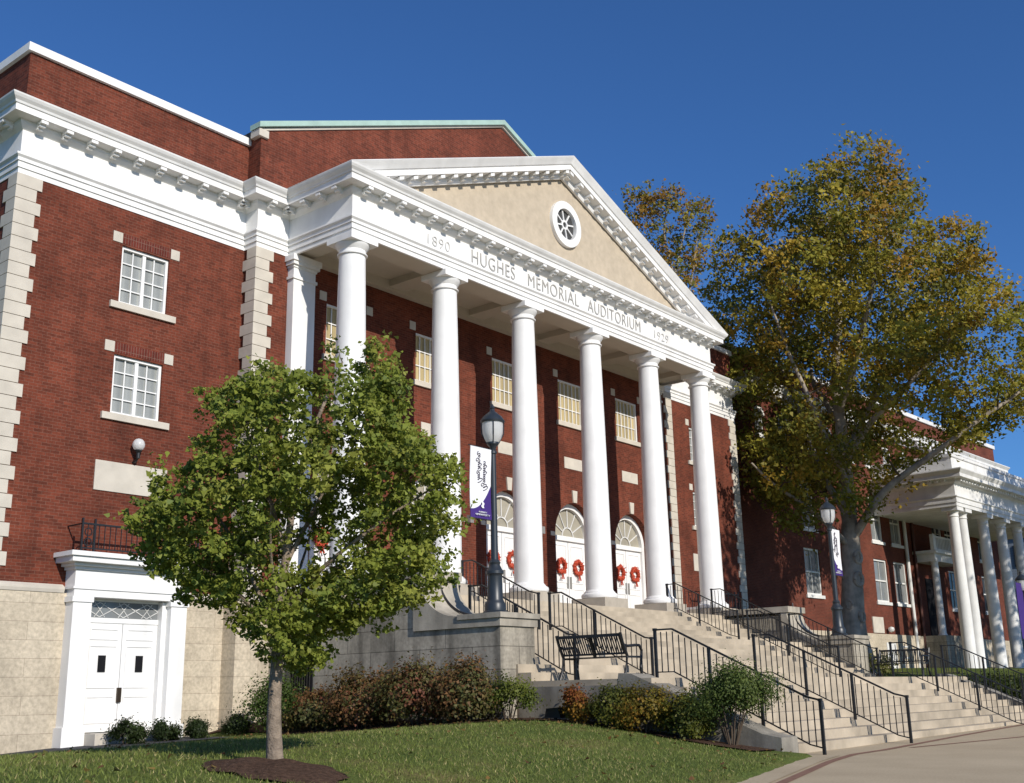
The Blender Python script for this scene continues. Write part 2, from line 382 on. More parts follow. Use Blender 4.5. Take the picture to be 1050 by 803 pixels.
def uvw(p): return AX_R*p[0]+AX_F*p[2]+AX_Z*p[1]     # tree frame: across, up, depth -> offset in metres
def build_tree(name, label, cat, base, limbs, poly, ncl, depth, mind, leaves, crad, lsize, palette, mats, group=None, tw=.012, flat=.6, avoid=None):
    root = thing(name, label, cat, base, group)
    tr = MB(); nodes = []
    main = True
    for pts, r0, r1 in limbs:
        P = [np.array(uvw((p[0], p[2], p[1]))) for p in pts]
        # smooth and wobble
        Q = [P[0]]
        for a, b_ in zip(P[:-1], P[1:]):
            ln = np.linalg.norm(b_-a); k_ = max(2, int(ln/(.45 if lsize > .1 else .15)))
            for j in range(1, k_+1): Q.append(a+(b_-a)*j/k_+rng.normal(size=3)*ln*.012)
        for _ in range(2):
            Q = [Q[0]]+[(Q[i-1]+2*Q[i]+Q[i+1])/4 for i in range(1, len(Q)-1)]+[Q[-1]]
        rad = [r0+(r1-r0)*(i/(len(Q)-1))**(.5 if main and lsize > .1 else .8) for i in range(len(Q))]
        if main: rad = [r*(1+(.30 if r0 > .2 else .12)*math.exp(-max(0, q[2])/(r0*1.6))) for r, q in zip(rad, Q)]
        o = MB().tube(Q, rad, 18 if r0 > .06 else 7)
        if main and r0 > .6:
            for (hz, side, kr) in ((2.2, .75, .20), (3.6, .55, .24), (4.9, .62, .22), (1.2, -.5, .16), (3.0, -.7, .16)):
                i_ = min(range(len(Q)), key=lambda k_: abs(Q[k_][2]-hz)); n_ = -AX_F*(1-abs(side)*.5)+AX_R*side*.6; n_ /= np.linalg.norm(n_); c_ = Q[i_]+n_*rad[i_]*.93
                t1 = np.cross(n_, AX_Z); t1 /= np.linalg.norm(t1); K_ = 14
                o.tube([c_+(t1*math.cos(2*math.pi*k_/K_)*.8+AX_Z*math.sin(2*math.pi*k_/K_)*1.15)*kr for k_ in range(K_+1)], kr*.42, 7)
        ob = o.build('trunk' if main else 'limb', mats[0], root, smooth=True, local=True)
        nodes += [(q, r) for q, r in list(zip(Q, rad))[(len(Q)//3 if main else 1):]]
        main = False
    NP = np.array([q for q, r in nodes]); cl = crown_points(poly, ncl, depth, mind, avoid)
    tb = MB(); Cs, Ns, Ks = [], [], []; cU = sum(p[0] for p in poly)/len(poly); cV = sum(p[1] for p in poly)/len(poly)
    order = sorted(cl, key=lambda c: np.min(np.linalg.norm(NP-uvw(c), axis=1)))
    for c in order:
        stray = random.random() < .14
        if stray: c = (cU+(c[0]-cU)*1.10, cV+(c[1]-cV)*1.08, c[2]*1.05)
        P = uvw(c); dd = np.linalg.norm(NP-P, axis=1)+np.maximum(0, NP[:, 2]-P[2])*.8; i = int(np.argmin(dd)); A = NP[i]
        ln = np.linalg.norm(P-A); mid = (A+P)/2+np.array([0, 0, .10*ln])+rng.normal(size=3)*ln*.06
        r = min(nodes[i][1]*.7, tw*(1+ln/ (crad*4)))
        tb.tube([A, (A+mid)/2+rng.normal(size=3)*ln*.02, mid, P], [r, r*.85, r*.7, r*.3], 4)
        NP = np.vstack([NP, mid, P]); nodes += [(mid, r*.7), (P, r*.4)]
        # leaves: several short sprays in the cluster
        n = int(leaves*random.uniform(.6, 1.35)*(.4 if stray else 1)); ns = 6
        sp = P+rng.normal(size=(ns, 3))*crad*np.array([.75, .75, flat])
        q = sp[rng.integers(0, ns, n)]+rng.normal(size=(n, 3))*crad*.42*np.array([1, 1, .8])
        nn = rng.normal(size=(n, 3))*.65+np.array([-.12, -.45, .50]); Cs.append(q); Ns.append(nn)
        Ks.append(palette(c, n))
    tb.build('twigs', mats[1], root, local=True)['kind'] = 'stuff'
    leafcloud('crown', np.vstack(Cs), np.vstack(Ns), lsize, np.vstack(Ks), mats[2], root)
    return root
def pal(cols, weights, jit=.22):
    cols = np.array(cols)
    def f(c, n):
        b_ = cols[rng.choice(len(cols), p=weights)]; other = cols[rng.integers(0, len(cols), n)]; k_ = rng.uniform(0, .45, n)[:, None]
        return (b_*(1-k_)+other*k_)*rng.uniform(1-jit, 1+jit, n)[:, None]
    return f

# ------------------------------------------------------------------ the auditorium
FX = 18.0                                   # mirror: x -> 18 - x
XL, XP, DW, DP = -7.81, -1.46, 2.705, 2.183
H_AR, H_FB, H_FT, H_C = 8.887, 9.333, 10.04, 10.57
PA = .38                                    # portico architrave face
aud = thing('brick_auditorium', 'large red brick auditorium with white columned portico and pediment, inscribed frieze and stone base', 'building', (9, 2.2, PZ))
def both(fn):
    fn(lambda mb: mb); fn(lambda mb: mb.mirror(FX))
CX = [3.6*i for i in range(6)]
BAY = [1.8+3.6*i for i in range(5)]
WX0, WX1 = -5.07, -3.74
win_rects = [(6.46, 7.95), (3.71, 5.17)]

# wing walls
def wings(m):
    holes = [(WX0, WX1, a, b_) for a, b_ in win_rects]
    m(MB().wall('y', DW, XL, XP, -.40, 9.4, holes, .22)
      .wall('x', XL, DW, 24, -.40, 9.4, (), .2)
      .wall('y', DW+.0, XL, XP, 10.4, 12.02, ()).wall('x', XL, DW, 24, 10.4, 12.02, ())).build('wall', 'brick', aud)
    mb = MB(); mb.sweep([(XL, 24), (XL, DW), (XP+.02, DW)], [(-.35, 12.0), (.09, 12.0), (.09, 12.21), (-.35, 12.21)])
    m(mb).build('coping', 'white', aud)
    m(MB().box(XL+.3, XP, DW+.3, 24, 11.7, 11.8)).build('roof', 'roof', aud)
    # stone base: wing, pier, and moulded cap course
    door = (-5.55, -3.20, -3.5, -.40)
    b_ = MB().wall('y', DW-.09, XL-.09, XP-.2, -4.2, -.52, [(-5.55, -3.20, -4.2, -.52)], .3).wall('x', XL-.09, DW-.09, 24, -4.2, -.52)
    b_.box(XP-.2, -.60, DP-.09, DW+.1, -4.2, -.52)
    m(b_).build('stone_base', 'base_stone', aud)
    mb = MB(); mb.sweep([(XL, 24), (XL, DW), (-5.9, DW)], [(0, -.52), (.11, -.52), (.13, -.45), (.13, -.40), (.02, -.335), (0, -.335)])
    mb.sweep([(-2.85, DW), (XP, DW), (XP, DP), (-.72, DP)], [(0, -.52), (.11, -.52), (.13, -.45), (.13, -.40), (.02, -.335), (0, -.335)])
    m(mb).build('stone_course', 'quoin', aud)
both(wings)
# central front wall with arched doors and windows, and the gable of the hall behind the pediment
holes = []
for bx in BAY: holes += [(bx-1.15, bx+1.15, FLOOR, 3.55), (bx-.75, bx+.75, 6.40, 7.94)]
fw = MB().wall('y', DP, XP, FX-XP, -.42, 9.4, holes, .42)
fw.wall('y', DP, XP, FX-XP, 10.3, 12.31, ())
fw.add([(XP, DP, 12.31), (FX-XP, DP, 12.31), (9, DP, 16.60)], [(0, 1, 2)])
for sx, s_ in ((XP, 1), (FX-XP, -1)):
    fw.wall('x', sx, DP, DW, -.42, 9.4, ()); fw.wall('x', sx, DP, 24, 10.3, 12.31, ())
for bx in BAY:                                   # arch spandrels
    N_ = 14; zc = 2.40
    for i in range(N_):
        a0 = math.pi*i/N_; a1 = math.pi*(i+1)/N_
        p0 = (bx+1.15*math.cos(a0), zc+1.15*math.sin(a0)); p1 = (bx+1.15*math.cos(a1), zc+1.15*math.sin(a1))
        fw.quad((p0[0], DP, p0[1]), (p0[0], DP, 3.55), (p1[0], DP, 3.55), (p1[0], DP, p1[1]))
        fw.quad((p0[0], DP, p0[1]), (p1[0], DP, p1[1]), (p1[0], DP+.40, p1[1]), (p0[0], DP+.40, p0[1]))
fw.build('wall', 'brick', aud)
rf = MB(); th = math.atan2(16.68-12.31, 10.46)
rf.prism([(XP-.1, 12.36), (9, 16.74), (FX-XP+.1, 12.36), (FX-XP+.1, 12.2), (9, 16.58), (XP-.1, 12.2)], DP+.1, 24, 'y'); rf.build('roof', 'roof', aud)
cp = MB()
cp.prism([(XP-.16, 12.34), (XP-.16, 12.50), (9, 16.90), (FX-XP+.16, 12.50), (FX-XP+.16, 12.34), (9, 16.72)], DP-.14, DP+.3, 'y').build('gable_coping', 'copper', aud)
MB().prism([(XP-.1, 12.265), (XP-.1, 12.33), (9, 16.715), (FX-XP+.1, 12.33), (FX-XP+.1, 12.265), (9, 16.65)], DP-.05, DP+.2, 'y').build('gable_fascia', 'quoin', aud)
for sx, d_ in ((XP-.16, .0), (FX-XP-.25, 0)):
    MB().box(sx+.03, sx+.36, DP-.08, DP+.3, 12.12, 12.335).build('eave_block', 'quoin', aud)

# entablature
PROF = [(-.05, 8.887), (.02, 8.887), (.02, 9.02), (.05, 9.02), (.05, 9.17), (.08, 9.17), (.08, 9.25), (.13, 9.30), (.13, 9.345), (.0, 9.352), (0, 9.98),
        (.03, 10.0), (.10, 10.07), (.12, 10.10), (.12, 10.185), (.40, 10.20), (.40, 10.355), (.43, 10.37), (.45, 10.42), (.51, 10.48), (.545, 10.535), (.555, 10.57), (.53, 10.585), (-.05, 10.64)]
path = [(XL, 24), (XL, DW), (XP, DW), (XP, DP), (-PA, DP), (-PA, -PA), (18+PA, -PA), (18+PA, DP), (18-XP, DP), (18-XP, DW), (18-XL, DW), (18-XL, 24)]
ent = MB().sweep(path, PROF); ent.build('entablature', 'white', aud)
# modillions: small scrolled blocks under the corona, along every run
md = MB()
def mod_block(P, d_, nn):
    """block at plan point P on the frieze face, d_ along, nn outward"""
    for (o0, o1, z0, z1, hw) in ((.12, .385, 10.115, 10.188, .085), (.12, .30, 10.06, 10.115, .07), (.12, .20, 10.02, 10.06, .07)):
        vs = [P+nn*o+d_*k_ for o in (o0, o1) for k_ in (-hw, hw)]
        md.add([(v.x, v.y, z) for z in (z0, z1) for v in (vs[0], vs[1], vs[3], vs[2])], [(3, 2, 1, 0), (4, 5, 6, 7)]+[(i, (i+1) % 4, 4+(i+1) % 4, 4+i) for i in range(4)])
for i in range(len(path)-1):
    a = Vector(path[i]); b_ = Vector(path[i+1]); ln = (b_-a).length; d_ = (b_-a).normalized(); nn = Vector((d_.y, -d_.x)); L_ = min(ln, 9) if i in (0, len(path)-2) else ln
    k_ = max(1, round(L_/.62)); st = L_/k_
    for j in range(k_):
        t = (ln-L_ if i == 0 else 0)+st*(j+.5)
        mod_block(a+d_*t, d_, nn)
mo = md.build('modillions', 'white', aud); mo['kind'] = 'stuff'
# portico: beams, ceiling, pediment
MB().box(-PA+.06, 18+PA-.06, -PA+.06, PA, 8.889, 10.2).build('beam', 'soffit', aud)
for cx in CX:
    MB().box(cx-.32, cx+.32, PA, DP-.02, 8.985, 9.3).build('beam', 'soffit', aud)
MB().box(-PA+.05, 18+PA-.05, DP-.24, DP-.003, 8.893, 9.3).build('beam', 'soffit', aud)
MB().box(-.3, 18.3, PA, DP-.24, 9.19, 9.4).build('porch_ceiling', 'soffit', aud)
slope = (14.476-10.57)/(9+.94)
cs, sn = math.cos(math.atan(slope)), math.sin(math.atan(slope))
def rake(prof_y, name, mat):
    """cross sections (y, perpendicular height) run up both slopes of the pediment, mitred at the apex and cut plumb at the eaves"""
    mb = MB(); k_ = len(prof_y); vs = []
    for k3 in range(3):
        for y, h in prof_y:
            xe = -.935-(h/cs)/slope if h < 0 else -.935
            x = (xe, 9, 18-xe)[k3]; vs.append((x, y, 10.57+slope*(min(x, 18-x)+.935)+h/cs))
    mb.add(vs, [(i*k_+j, (i+1)*k_+j, (i+1)*k_+(j+1) % k_, i*k_+(j+1) % k_) for i in range(2) for j in range(k_)]+[tuple(range(k_)), tuple(range(2*k_, 3*k_))])
    return mb.build(name, mat, aud)
rake([(-.33, -.62), (-.41, -.62), (-.45, -.55), (-.45, -.42), (-.76, -.40), (-.76, -.24), (-.80, -.22), (-.85, -.14), (-.91, -.05), (-.94, .0), (-.92, .02), (2.18, .02), (2.18, -.1), (-.33, -.1)], 'raking_cornice', 'white')
rm = MB()
for sgn in (1, -1):
    nmod = 16
    for j in range(nmod):
        x = .55+j*.555; z = 10.57+slope*(x+.935)-.42/cs
        q = []
        for (y0, y1, h0, h1, hw) in ((-.73, -.45, -.085, .0, .085), (-.60, -.45, -.15, -.085, .07)):
            vs = [(x+o, y, z+h/cs+slope*o) for h in (h0, h1) for o, y in ((-hw, y0), (hw, y0), (hw, y1), (-hw, y1))]
            if sgn < 0: vs = [(18-a, b_, c) for a, b_, c in vs]
            rm.add(vs, [(3, 2, 1, 0), (4, 5, 6, 7)]+[(i, (i+1) % 4, 4+(i+1) % 4, 4+i) for i in range(4)])
rm.build('modillions', 'white', aud)['kind'] = 'stuff'
# tympanum with a round hole
OX, OZ, OR = 9.16, 12.22, .62
ty = MB(); K = 40
tri = [(-.6, 10.6), (18.6, 10.6), (9, 10.57+slope*9.9-.1)]
def ray_tri(a):
    dx, dz = math.cos(a), math.sin(a); best = 99
    for i in range(3):
        (x1, z1), (x2, z2) = tri[i], tri[(i+1) % 3]; ex, ez = x2-x1, z2-z1; det = dx*ez-dz*ex
        if abs(det) < 1e-9: continue
        t = ((x1-OX)*ez-(z1-OZ)*ex)/det; s_ = ((x1-OX)*dz-(z1-OZ)*dx)/det
        if t > 0 and -1e-6 <= s_ <= 1+1e-6: best = min(best, t)
    return (OX+dx*best, OZ+dz*best)
angs = sorted([2*math.pi*i/K for i in range(K)]+[math.atan2(z-OZ, x-OX) % (2*math.pi) for x, z in tri])
for i, a in enumerate(angs):
    b2 = angs[(i+1) % len(angs)]; p, q = ray_tri(a), ray_tri(b2)
    ty.quad((OX+OR*math.cos(a), -.30, OZ+OR*math.sin(a)), (p[0], -.30, p[1]), (q[0], -.30, q[1]), (OX+OR*math.cos(b2), -.30, OZ+OR*math.sin(b2)))
ty.build('tympanum', 'stucco', aud)
def ring(cx, cz, r0, r1, y0, y1, a0=0., a1=2*math.pi, seg=36):
    mb = MB(); full = abs(a1-a0-2*math.pi) < 1e-6; n = seg+(0 if full else 1)
    for i in range(n):
        a = a0+(a1-a0)*i/seg
        for r, y in ((r0, y0), (r1, y0), (r1, y1), (r0, y1)): mb.v.append((cx+r*math.cos(a), y, cz+r*math.sin(a)))
    for i in range(seg):
        j = (i+1) % n
        for k_ in range(4): mb.f.append((i*4+k_, j*4+k_, j*4+(k_+1) % 4, i*4+(k_+1) % 4))
    if not full: mb.f += [(0, 1, 2, 3), (4*n-4, 4*n-3, 4*n-2, 4*n-1)]
    return mb
ow = ring(OX, OZ, .54, .80, -.42, -.05).build('round_window', 'white', aud, smooth=True)
pn = MB(); pn.add([(OX+.52*math.cos(2*math.pi*i/32), -.27, OZ+.52*math.sin(2*math.pi*i/32)) for i in range(32)], [tuple(range(32))]); pn.build('pane', 'pane_blue', ow)
sp = ring(OX, OZ, .10, .17, -.33, -.28, seg=16)
for i in range(8):
    a = math.pi*i/4+.2; sp.bar((OX+.12*math.cos(a), -.305, OZ+.12*math.sin(a)), (OX+.50*math.cos(a), -.305, OZ+.50*math.sin(a)), .04, .05)
sp.build('window_bars', 'white', ow)
# portico roof
MB().prism([(-.88, 10.6), (9, 14.46), (18.88, 10.6)], -.28, DP-.02, 'y').build('roof', 'roof', aud)

# lettering
def text(name, s_, x0, x1, z0, z1, y, mat, parent):
    c = bpy.data.curves.new(name, 'FONT'); c.body = s_; c.size = 1; c.extrude = .012; c.space_character = 1.12; c.offset = -.014
    t = bpy.data.objects.new(name, c); col.objects.link(t); bpy.context.view_layer.update()
    me = bpy.data.meshes.new_from_object(t.evaluated_get(bpy.context.evaluated_depsgraph_get())); bpy.data.objects.remove(t)
    co = np.zeros(len(me.vertices)*3); me.vertices.foreach_get('co', co); co = co.reshape(-1, 3)
    a, b_ = co.min(0), co.max(0); out = np.zeros_like(co)
    out[:, 0] = x0+(co[:, 0]-a[0])/(b_[0]-a[0])*(x1-x0); out[:, 2] = z0+(co[:, 1]-a[1])/(b_[1]-a[1])*(z1-z0); out[:, 1] = y-(co[:, 2]-a[2])
    q = parent
    while q is not None: out -= np.array(q.location); q = q.parent
    me.vertices.foreach_set('co', out.ravel()); me.update(); me.materials.clear(); me.materials.append(M[mat])
    o = bpy.data.objects.new(name, me); col.objects.link(o); o.parent = parent; return o
YF = -PA-.004
text('inscription', 'HUGHES', 4.36, 6.36, 9.45, 9.86, YF, 'letter', aud)
text('inscription', 'MEMORIAL', 7.02, 9.70, 9.45, 9.86, YF, 'letter', aud)
text('inscription', 'AUDITORIUM', 10.22, 13.40, 9.45, 9.86, YF, 'letter', aud)
text('inscription', '1890', 2.48, 3.40, 9.47, 9.77, YF, 'letter_faint', aud)
text('inscription', '1929', 14.33, 15.28, 9.47, 9.77, YF, 'letter_faint', aud)

# columns
def shaft_prof():
    p = [(.44, 0)]
    for i in range(13):
        t = i/12; r = .435-.085*(t**1.7); p.append((r, .28+t*8.1))
    return p
cb = MB().lathe([(.50, 0), (.56, .02), (.585, .07), (.58, .13), (.54, .17), (.50, .18), (.50, .21), (.46, .24), (.44, .28)], (0, 0, 0), 32)
csf = MB().lathe([(.435-.085*((i/14)**1.7), .28+i/14*8.12) for i in range(15)], (0, 0, 0), 36)
ccp = MB().lathe([(.35, 8.40), (.40, 8.41), (.405, 8.44), (.36, 8.46), (.36, 8.55), (.39, 8.58), (.43, 8.64), (.465, 8.69), (.47, 8.72)], (0, 0, 0), 32).box(-.48, .48, -.48, .48, 8.72, 8.885)
for i, cx in enumerate(CX):
    if i == 0:
        c0 = bpy.data.objects.new('column', None)
        s0 = MB(); s0.v, s0.f = csf.v, csf.f; sh = s0.build('column', 'white', None, smooth=True)
        sh.parent = aud; sh.location = Vector((cx, 0, 0))-aud.location
        for mbx, nm, mt in ((cb, 'column_base', 'white'), (ccp, 'capital', 'white'), (MB().box(-.64, .64, -.64, .64, FLOOR, -.002), 'plinth', 'plinth')):
            o = mbx.build(nm, mt, None, smooth=nm != 'plinth'); o.parent = sh
        bpy.data.objects.remove(c0); col0 = sh
    else:
        c = copy_tree(col0); c.location = Vector((cx, 0, 0))-aud.location
# wall pilasters behind the end columns
def pilaster(m):
    m(MB().box(-.37, .40, 1.93, DP-.002, FLOOR+.35, 8.55).box(-.43, .46, 1.87, DP-.002, FLOOR, .05)
      .box(-.41, .44, 1.89, DP-.002, 8.22, 8.30).box(-.40, .43, 1.90, DP-.002, 8.55, 8.62).box(-.45, .48, 1.84, DP-.002, 8.62, 8.72).box(-.49, .52, 1.80, DP-.002, 8.72, 8.885)).build('pilaster', 'white', aud)
both(pilaster)
# quoins: alternating long and short blocks that wrap the corner
def quoins(m):
    n = 30; h = (8.887+.335)/n
    for (x, y, side) in ((XL, DW, 1), (XP, DP, 1)):
        q = MB()
        for i in range(n):
            z0 = -.335+i*h+.012; z1 = -.335+(i+1)*h-.004; lo = i % 2
            if x == XL:
                q.box(x-.035, x+(.58 if lo else .46), y-.035, y+(.38 if lo else .55), z0, z1)
            else:
                q.box(x-.035, x+(.56 if lo else .42), y-.035, y+(.36 if lo else .525), z0, z1)
        m(q).build('quoin', 'quoin', aud)
both(quoins)

# windows
def window(parent, x0, x1, z0, z1, y, nx, nz, pane, frame='white', sill='quoin', rail=False, fw_=.07, local=False, sill_over=.24, mull=True, blind=0):
    B_ = dict(local=local)
    f = MB(); yo = y+.09
    f.box(x0, x0+fw_, yo-.03, yo+.08, z0, z1).box(x1-fw_, x1, yo-.03, yo+.08, z0, z1).box(x0+fw_, x1-fw_, yo-.03, yo+.08, z1-fw_, z1).box(x0+fw_, x1-fw_, yo-.03, yo+.08, z0, z0+fw_)
    if mull: f.box((x0+x1)/2-.045, (x0+x1)/2+.045, yo-.01, yo+.07, z0+fw_, z1-fw_)
    if rail: f.box(x0+fw_, x1-fw_, yo-.01, yo+.075, (z0+z1)/2-.04, (z0+z1)/2+.04)
    fo = f.build('window', frame, parent, **B_)
    def ch(mb, nm, mt):
        o = mb.build(nm, mt, fo if not local else None, **({'local': True} if local else {}))
        if local: o.parent = fo
        return o
    if nx:
        b_ = MB()
        for i in range(1, nx):
            xx = x0+fw_+(x1-x0-2*fw_)*i/nx
            if mull and abs(xx-(x0+x1)/2) < .05: continue
            b_.box(xx-.014, xx+.014, yo+.015, yo+.05, z0+fw_, z1-fw_)
        for i in range(1, nz):
            zz = z0+fw_+(z1-z0-2*fw_)*i/nz; b_.box(x0+fw_, x1-fw_, yo+.018, yo+.047, zz-.014, zz+.014)
        ch(b_, 'window_bars', frame)
    ch(MB().quad((x0+.02, yo+.06, z0+.02), (x1-.02, yo+.06, z0+.02), (x1-.02, yo+.06, z1-.02), (x0+.02, yo+.06, z1-.02)), 'pane', pane)
    if sill: ch(MB().box(x0-sill_over, x1+sill_over, y-.07, y+.12, z0-.16, z0+.002), 'sill', sill)
    return fo
for fx in (0, 1):
    for a, b_ in win_rects:
        x0, x1 = (WX0, WX1) if not fx else (FX-WX1, FX-WX0)
        window(aud, x0, x1, a, b_, DW, 4, 4, 'pane_grey')
        for xx in (x0-.27, x1+.02): MB().box(xx, xx+.25, DW-.02, DW+.1, b_+.04, b_+.30).build('lintel_block', 'quoin', aud)
        MB().box(x0-.018, x1+.018, DW-.006, DW+.1, b_+.045, b_+.295).build('soldier_course', 'soldier', aud)
    x0, x1 = (-5.35, -3.45) if not fx else (21.45, 23.35)
    MB().box(x0, x1, DW-.025, DW+.1, 1.86, 2.56).build('stone_panel', 'quoin', aud)
for bx in BAY:
    window(aud, bx-.75, bx+.75, 6.40, 7.94, DP, 6, 3, 'pane_blind', rail=False, mull=False, sill_over=.14, fw_=.06)
    for xx in (bx-1.02, bx+.77): MB().box(xx, xx+.25, DP-.02, DP+.1, 7.98, 8.24).build('lintel_block', 'quoin', aud)
    MB().box(bx-.52, bx+.52, DP-.02, DP+.05, 4.74, 5.14).build('stone_panel', 'quoin', aud)
    MB().prism([(bx-.10, 3.56), (bx+.10, 3.56), (bx+.14, 3.98), (bx-.14, 3.98)], DP-.05, DP+.05, 'y').build('keystone', 'quoin', aud)
    for sx in (-1.42, 1.20): MB().box(bx+sx, bx+sx+.22, DP-.02, DP+.05, 2.30, 2.44).build('impost_block', 'quoin', aud)
    # double door with fanlight
    d = MB(); yd = DP+.34
    d.box(bx-1.13, bx-.97, yd-.1, yd+.06, FLOOR, 2.40).box(bx+.97, bx+1.13, yd-.1, yd+.06, FLOOR, 2.40).box(bx-.97, bx+.97, yd-.08, yd+.06, 2.24, 2.40)
    dr = d.build('arched_door', 'white', aud)
    ring(bx, 2.40, .97, 1.14, yd-.1, yd+.06, 0, math.pi, 24).build('arch_frame', 'white', dr)
    for s_ in (-1, 1):
        x0, x1 = sorted((bx+s_*.012, bx+s_*.97))
        lf = MB().box(x0, x1, yd, yd+.05, FLOOR+.01, 2.24)
        for (za, zb) in ((.0, .62), (.80, 1.35), (1.45, 2.1)):
            lf.box(x0+.12, x1-.12, yd-.018, yd+.002, za, za+.03).box(x0+.12, x1-.12, yd-.018, yd+.002, zb-.03, zb).box(x0+.12, x0+.15, yd-.018, yd+.002, za+.03, zb-.03).box(x1-.15, x1-.12, yd-.018, yd+.002, za+.03, zb-.03)
        lo = lf.build('door_leaf', 'white', dr)
        MB().box(bx+s_*.09-.045, bx+s_*.09+.045, yd-.03, yd+.01, .62, 1.02).build('handle', 'steel', lo)
    fl = MB(); fl.add([(bx+.98*math.cos(math.pi*i/20), yd+.03, 2.40+.98*math.sin(math.pi*i/20)) for i in range(21)], [tuple(range(21))])
    fl.build('fanlight', 'pane_fan', dr)
    fb = ring(bx, 2.40, .30, .34, yd-.01, yd+.02, 0, math.pi, 16)
    for i in range(1, 6):
        a = math.pi*i/6; fb.bar((bx+.32*math.cos(a), yd+.005, 2.40+.32*math.sin(a)), (bx+.98*math.cos(a), yd+.005, 2.40+.98*math.sin(a)), .035, .03)
    fb.build('fanlight_bars', 'white_far', dr)
MB().box(-.75, 18.75, -.75, DP, -.62, FLOOR).build('porch_floor', 'step', aud)
MB().box(-.618, 18.618, -.7, DP, -4.2, -.62).build('podium', 'grey_stone', aud)
# downpipe at the inner corner right
for xx in (17.33,): MB().tube([(xx, 2.08, 8.4), (xx, 2.08, FLOOR)], .06, 8).build('downpipe', 'iron', aud)

# side door with hooded surround on the left wing (mirrored on the right wing)
def sidedoor(m, fx):
    c = -4.38
    sr = MB()
    for s_ in (-1, 1):
        x0, x1 = sorted((c+s_*1.02, c+s_*1.45)); sr.box(x0, x1, DW-.40, DW+.05, -3.42, -.62).box(x0-.05, x1+.05, DW-.44, DW+.05, -3.95, -3.36).box(x0-.04, x1+.04, DW-.43, DW+.05, -.72, -.60)
        sr.box(*sorted((c+s_*.90, c+s_*1.02)), DW-.22, DW+.05, -3.55, -.62)
    sr.box(c-1.45, c+1.45, DW-.40, DW+.05, -.60, -.44).box(c-1.49, c+1.49, DW-.43, DW+.05, -.44, -.39).box(c-1.45, c+1.45, DW-.40, DW+.05, -.39, -.02)
    sr.box(c-1.50, c+1.50, DW-.46, DW+.02, -.02, .05).box(c-1.58, c+1.58, DW-.56, DW+.02, .05, .12).box(c-1.72, c+1.72, DW-.72, DW+.02, .12, .24).box(c-1.78, c+1.78, DW-.78, DW+.02, .24, .34)
    so = m(sr).build('door_surround', 'white', aud)
    dl = MB(); y = DW-.06
    for s_ in (-1, 1):
        x0, x1 = sorted((c+s_*.008, c+s_*.90)); q = MB().box(x0, x1, y, y+.05, -3.48, -1.13)
        for (za, zb) in ((-3.30, -2.72), (-2.55, -1.62), (-1.50, -1.25)):
            q.box(x0+.10, x1-.10, y-.018, y+.002, za, za+.03).box(x0+.10, x1-.10, y-.018, y+.002, zb-.03, zb).box(x0+.10, x0+.13, y-.018, y+.002, za+.03, zb-.03).box(x1-.13, x1-.10, y-.018, y+.002, za+.03, zb-.03)
        lo = m(q).build('door_leaf', 'white', aud)
        cxw = c+s_*.47
        m(MB().box(cxw-.09, cxw+.09, y-.022, y+.01, -2.20, -1.84)).build('peep_window', 'dark', lo)
        if s_ < 0: m(MB().box(c-.05, c+.05, y-.05, y, -2.86, -2.54)).build('handle', 'bronze', lo)
    tr_ = m(MB().box(c-.90, c+.90, y-.02, y+.05, -1.13, -1.02).box(c-.90, c+.90, y-.02, y+.05, -.66, -.60)).build('transom', 'white', aud)
    m(MB().quad((c-.90, y+.02, -1.02), (c+.90, y+.02, -1.02), (c+.90, y+.02, -.66), (c-.90, y+.02, -.66))).build('pane', 'pane_mid', tr_)
    lt = MB()
    for k_ in range(3):
        cx = c-.60+k_*.60; P = [(cx-.30, -.84), (cx, -.68), (cx+.30, -.84), (cx, -1.0)]
        for i in range(4): lt.bar((P[i][0], y+.008, P[i][1]), (P[(i+1) % 4][0], y+.008, P[(i+1) % 4][1]), .012, .014)
        lt.bar((cx-.13, y+.008, -1.0), (cx+.13, y+.008, -.68), .012, .012).bar((cx+.13, y+.008, -1.0), (cx-.13, y+.008, -.68), .012, .012)
    m(lt).build('lattice', 'white_far', tr_)
    # small iron balcony rail on the hood
    br = MB(); x0, x1 = c-1.5, c+1.5; z0 = .36; yr = DW-.62
    br.box(x0, x1, yr-.015, yr+.015, z0+.05, z0+.08).box(x0, x1, yr-.02, yr+.02, z0+.58, z0+.62)
    for x in (x0, x0+.30, x1-.30, x1): br.box(x-.02, x+.02, yr-.021, yr+.021, .34, z0+.72)
    k_ = 22
    for i in range(1, k_): x = x0+(x1-x0)*i/k_; br.box(x-.008, x+.008, yr-.008, yr+.008, z0+.07, z0+.59)
    for cxx in (x0+.15, x1-.15):
        for zz in (z0+.2, z0+.42): br.add(*(lambda r: (r.v, r.f))(ring(cxx, zz, .075, .095, yr-.01, yr+.01, seg=10)))
    for x in (x0, x1): br.box(x-.012, x+.012, yr, DW, z0+.58, z0+.61)
    m(br).build('balcony_rail', 'iron', aud)
    m(MB().box(c-.965, c+.965, DW-.85, DW+.08, -4.0, -3.50)).build('doorstep', 'quoin', aud)
    wl = MB().tube([(c, DW, 2.62), (c, DW-.14, 2.64), (c, DW-.2, 2.72)], .03, 8).lathe([(.02, -.16), (.05, -.14), (.05, -.02), (.08, .02), (.09, .05)], (c, DW-.2, 2.84), 12)
    wo = m(wl).build('wall_lamp', 'iron', aud)
    m(MB().lathe([(.06, 0), (.11, .03), (.14, .09), (.145, .14), (.125, .21), (.08, .26), (.02, .28)], (c, DW-.2, 2.89), 16)).build('lamp_shade', 'globe', wo, smooth=True)
sidedoor(lambda mb: mb, 0); sidedoor(lambda mb: mb.mirror(FX), 1)
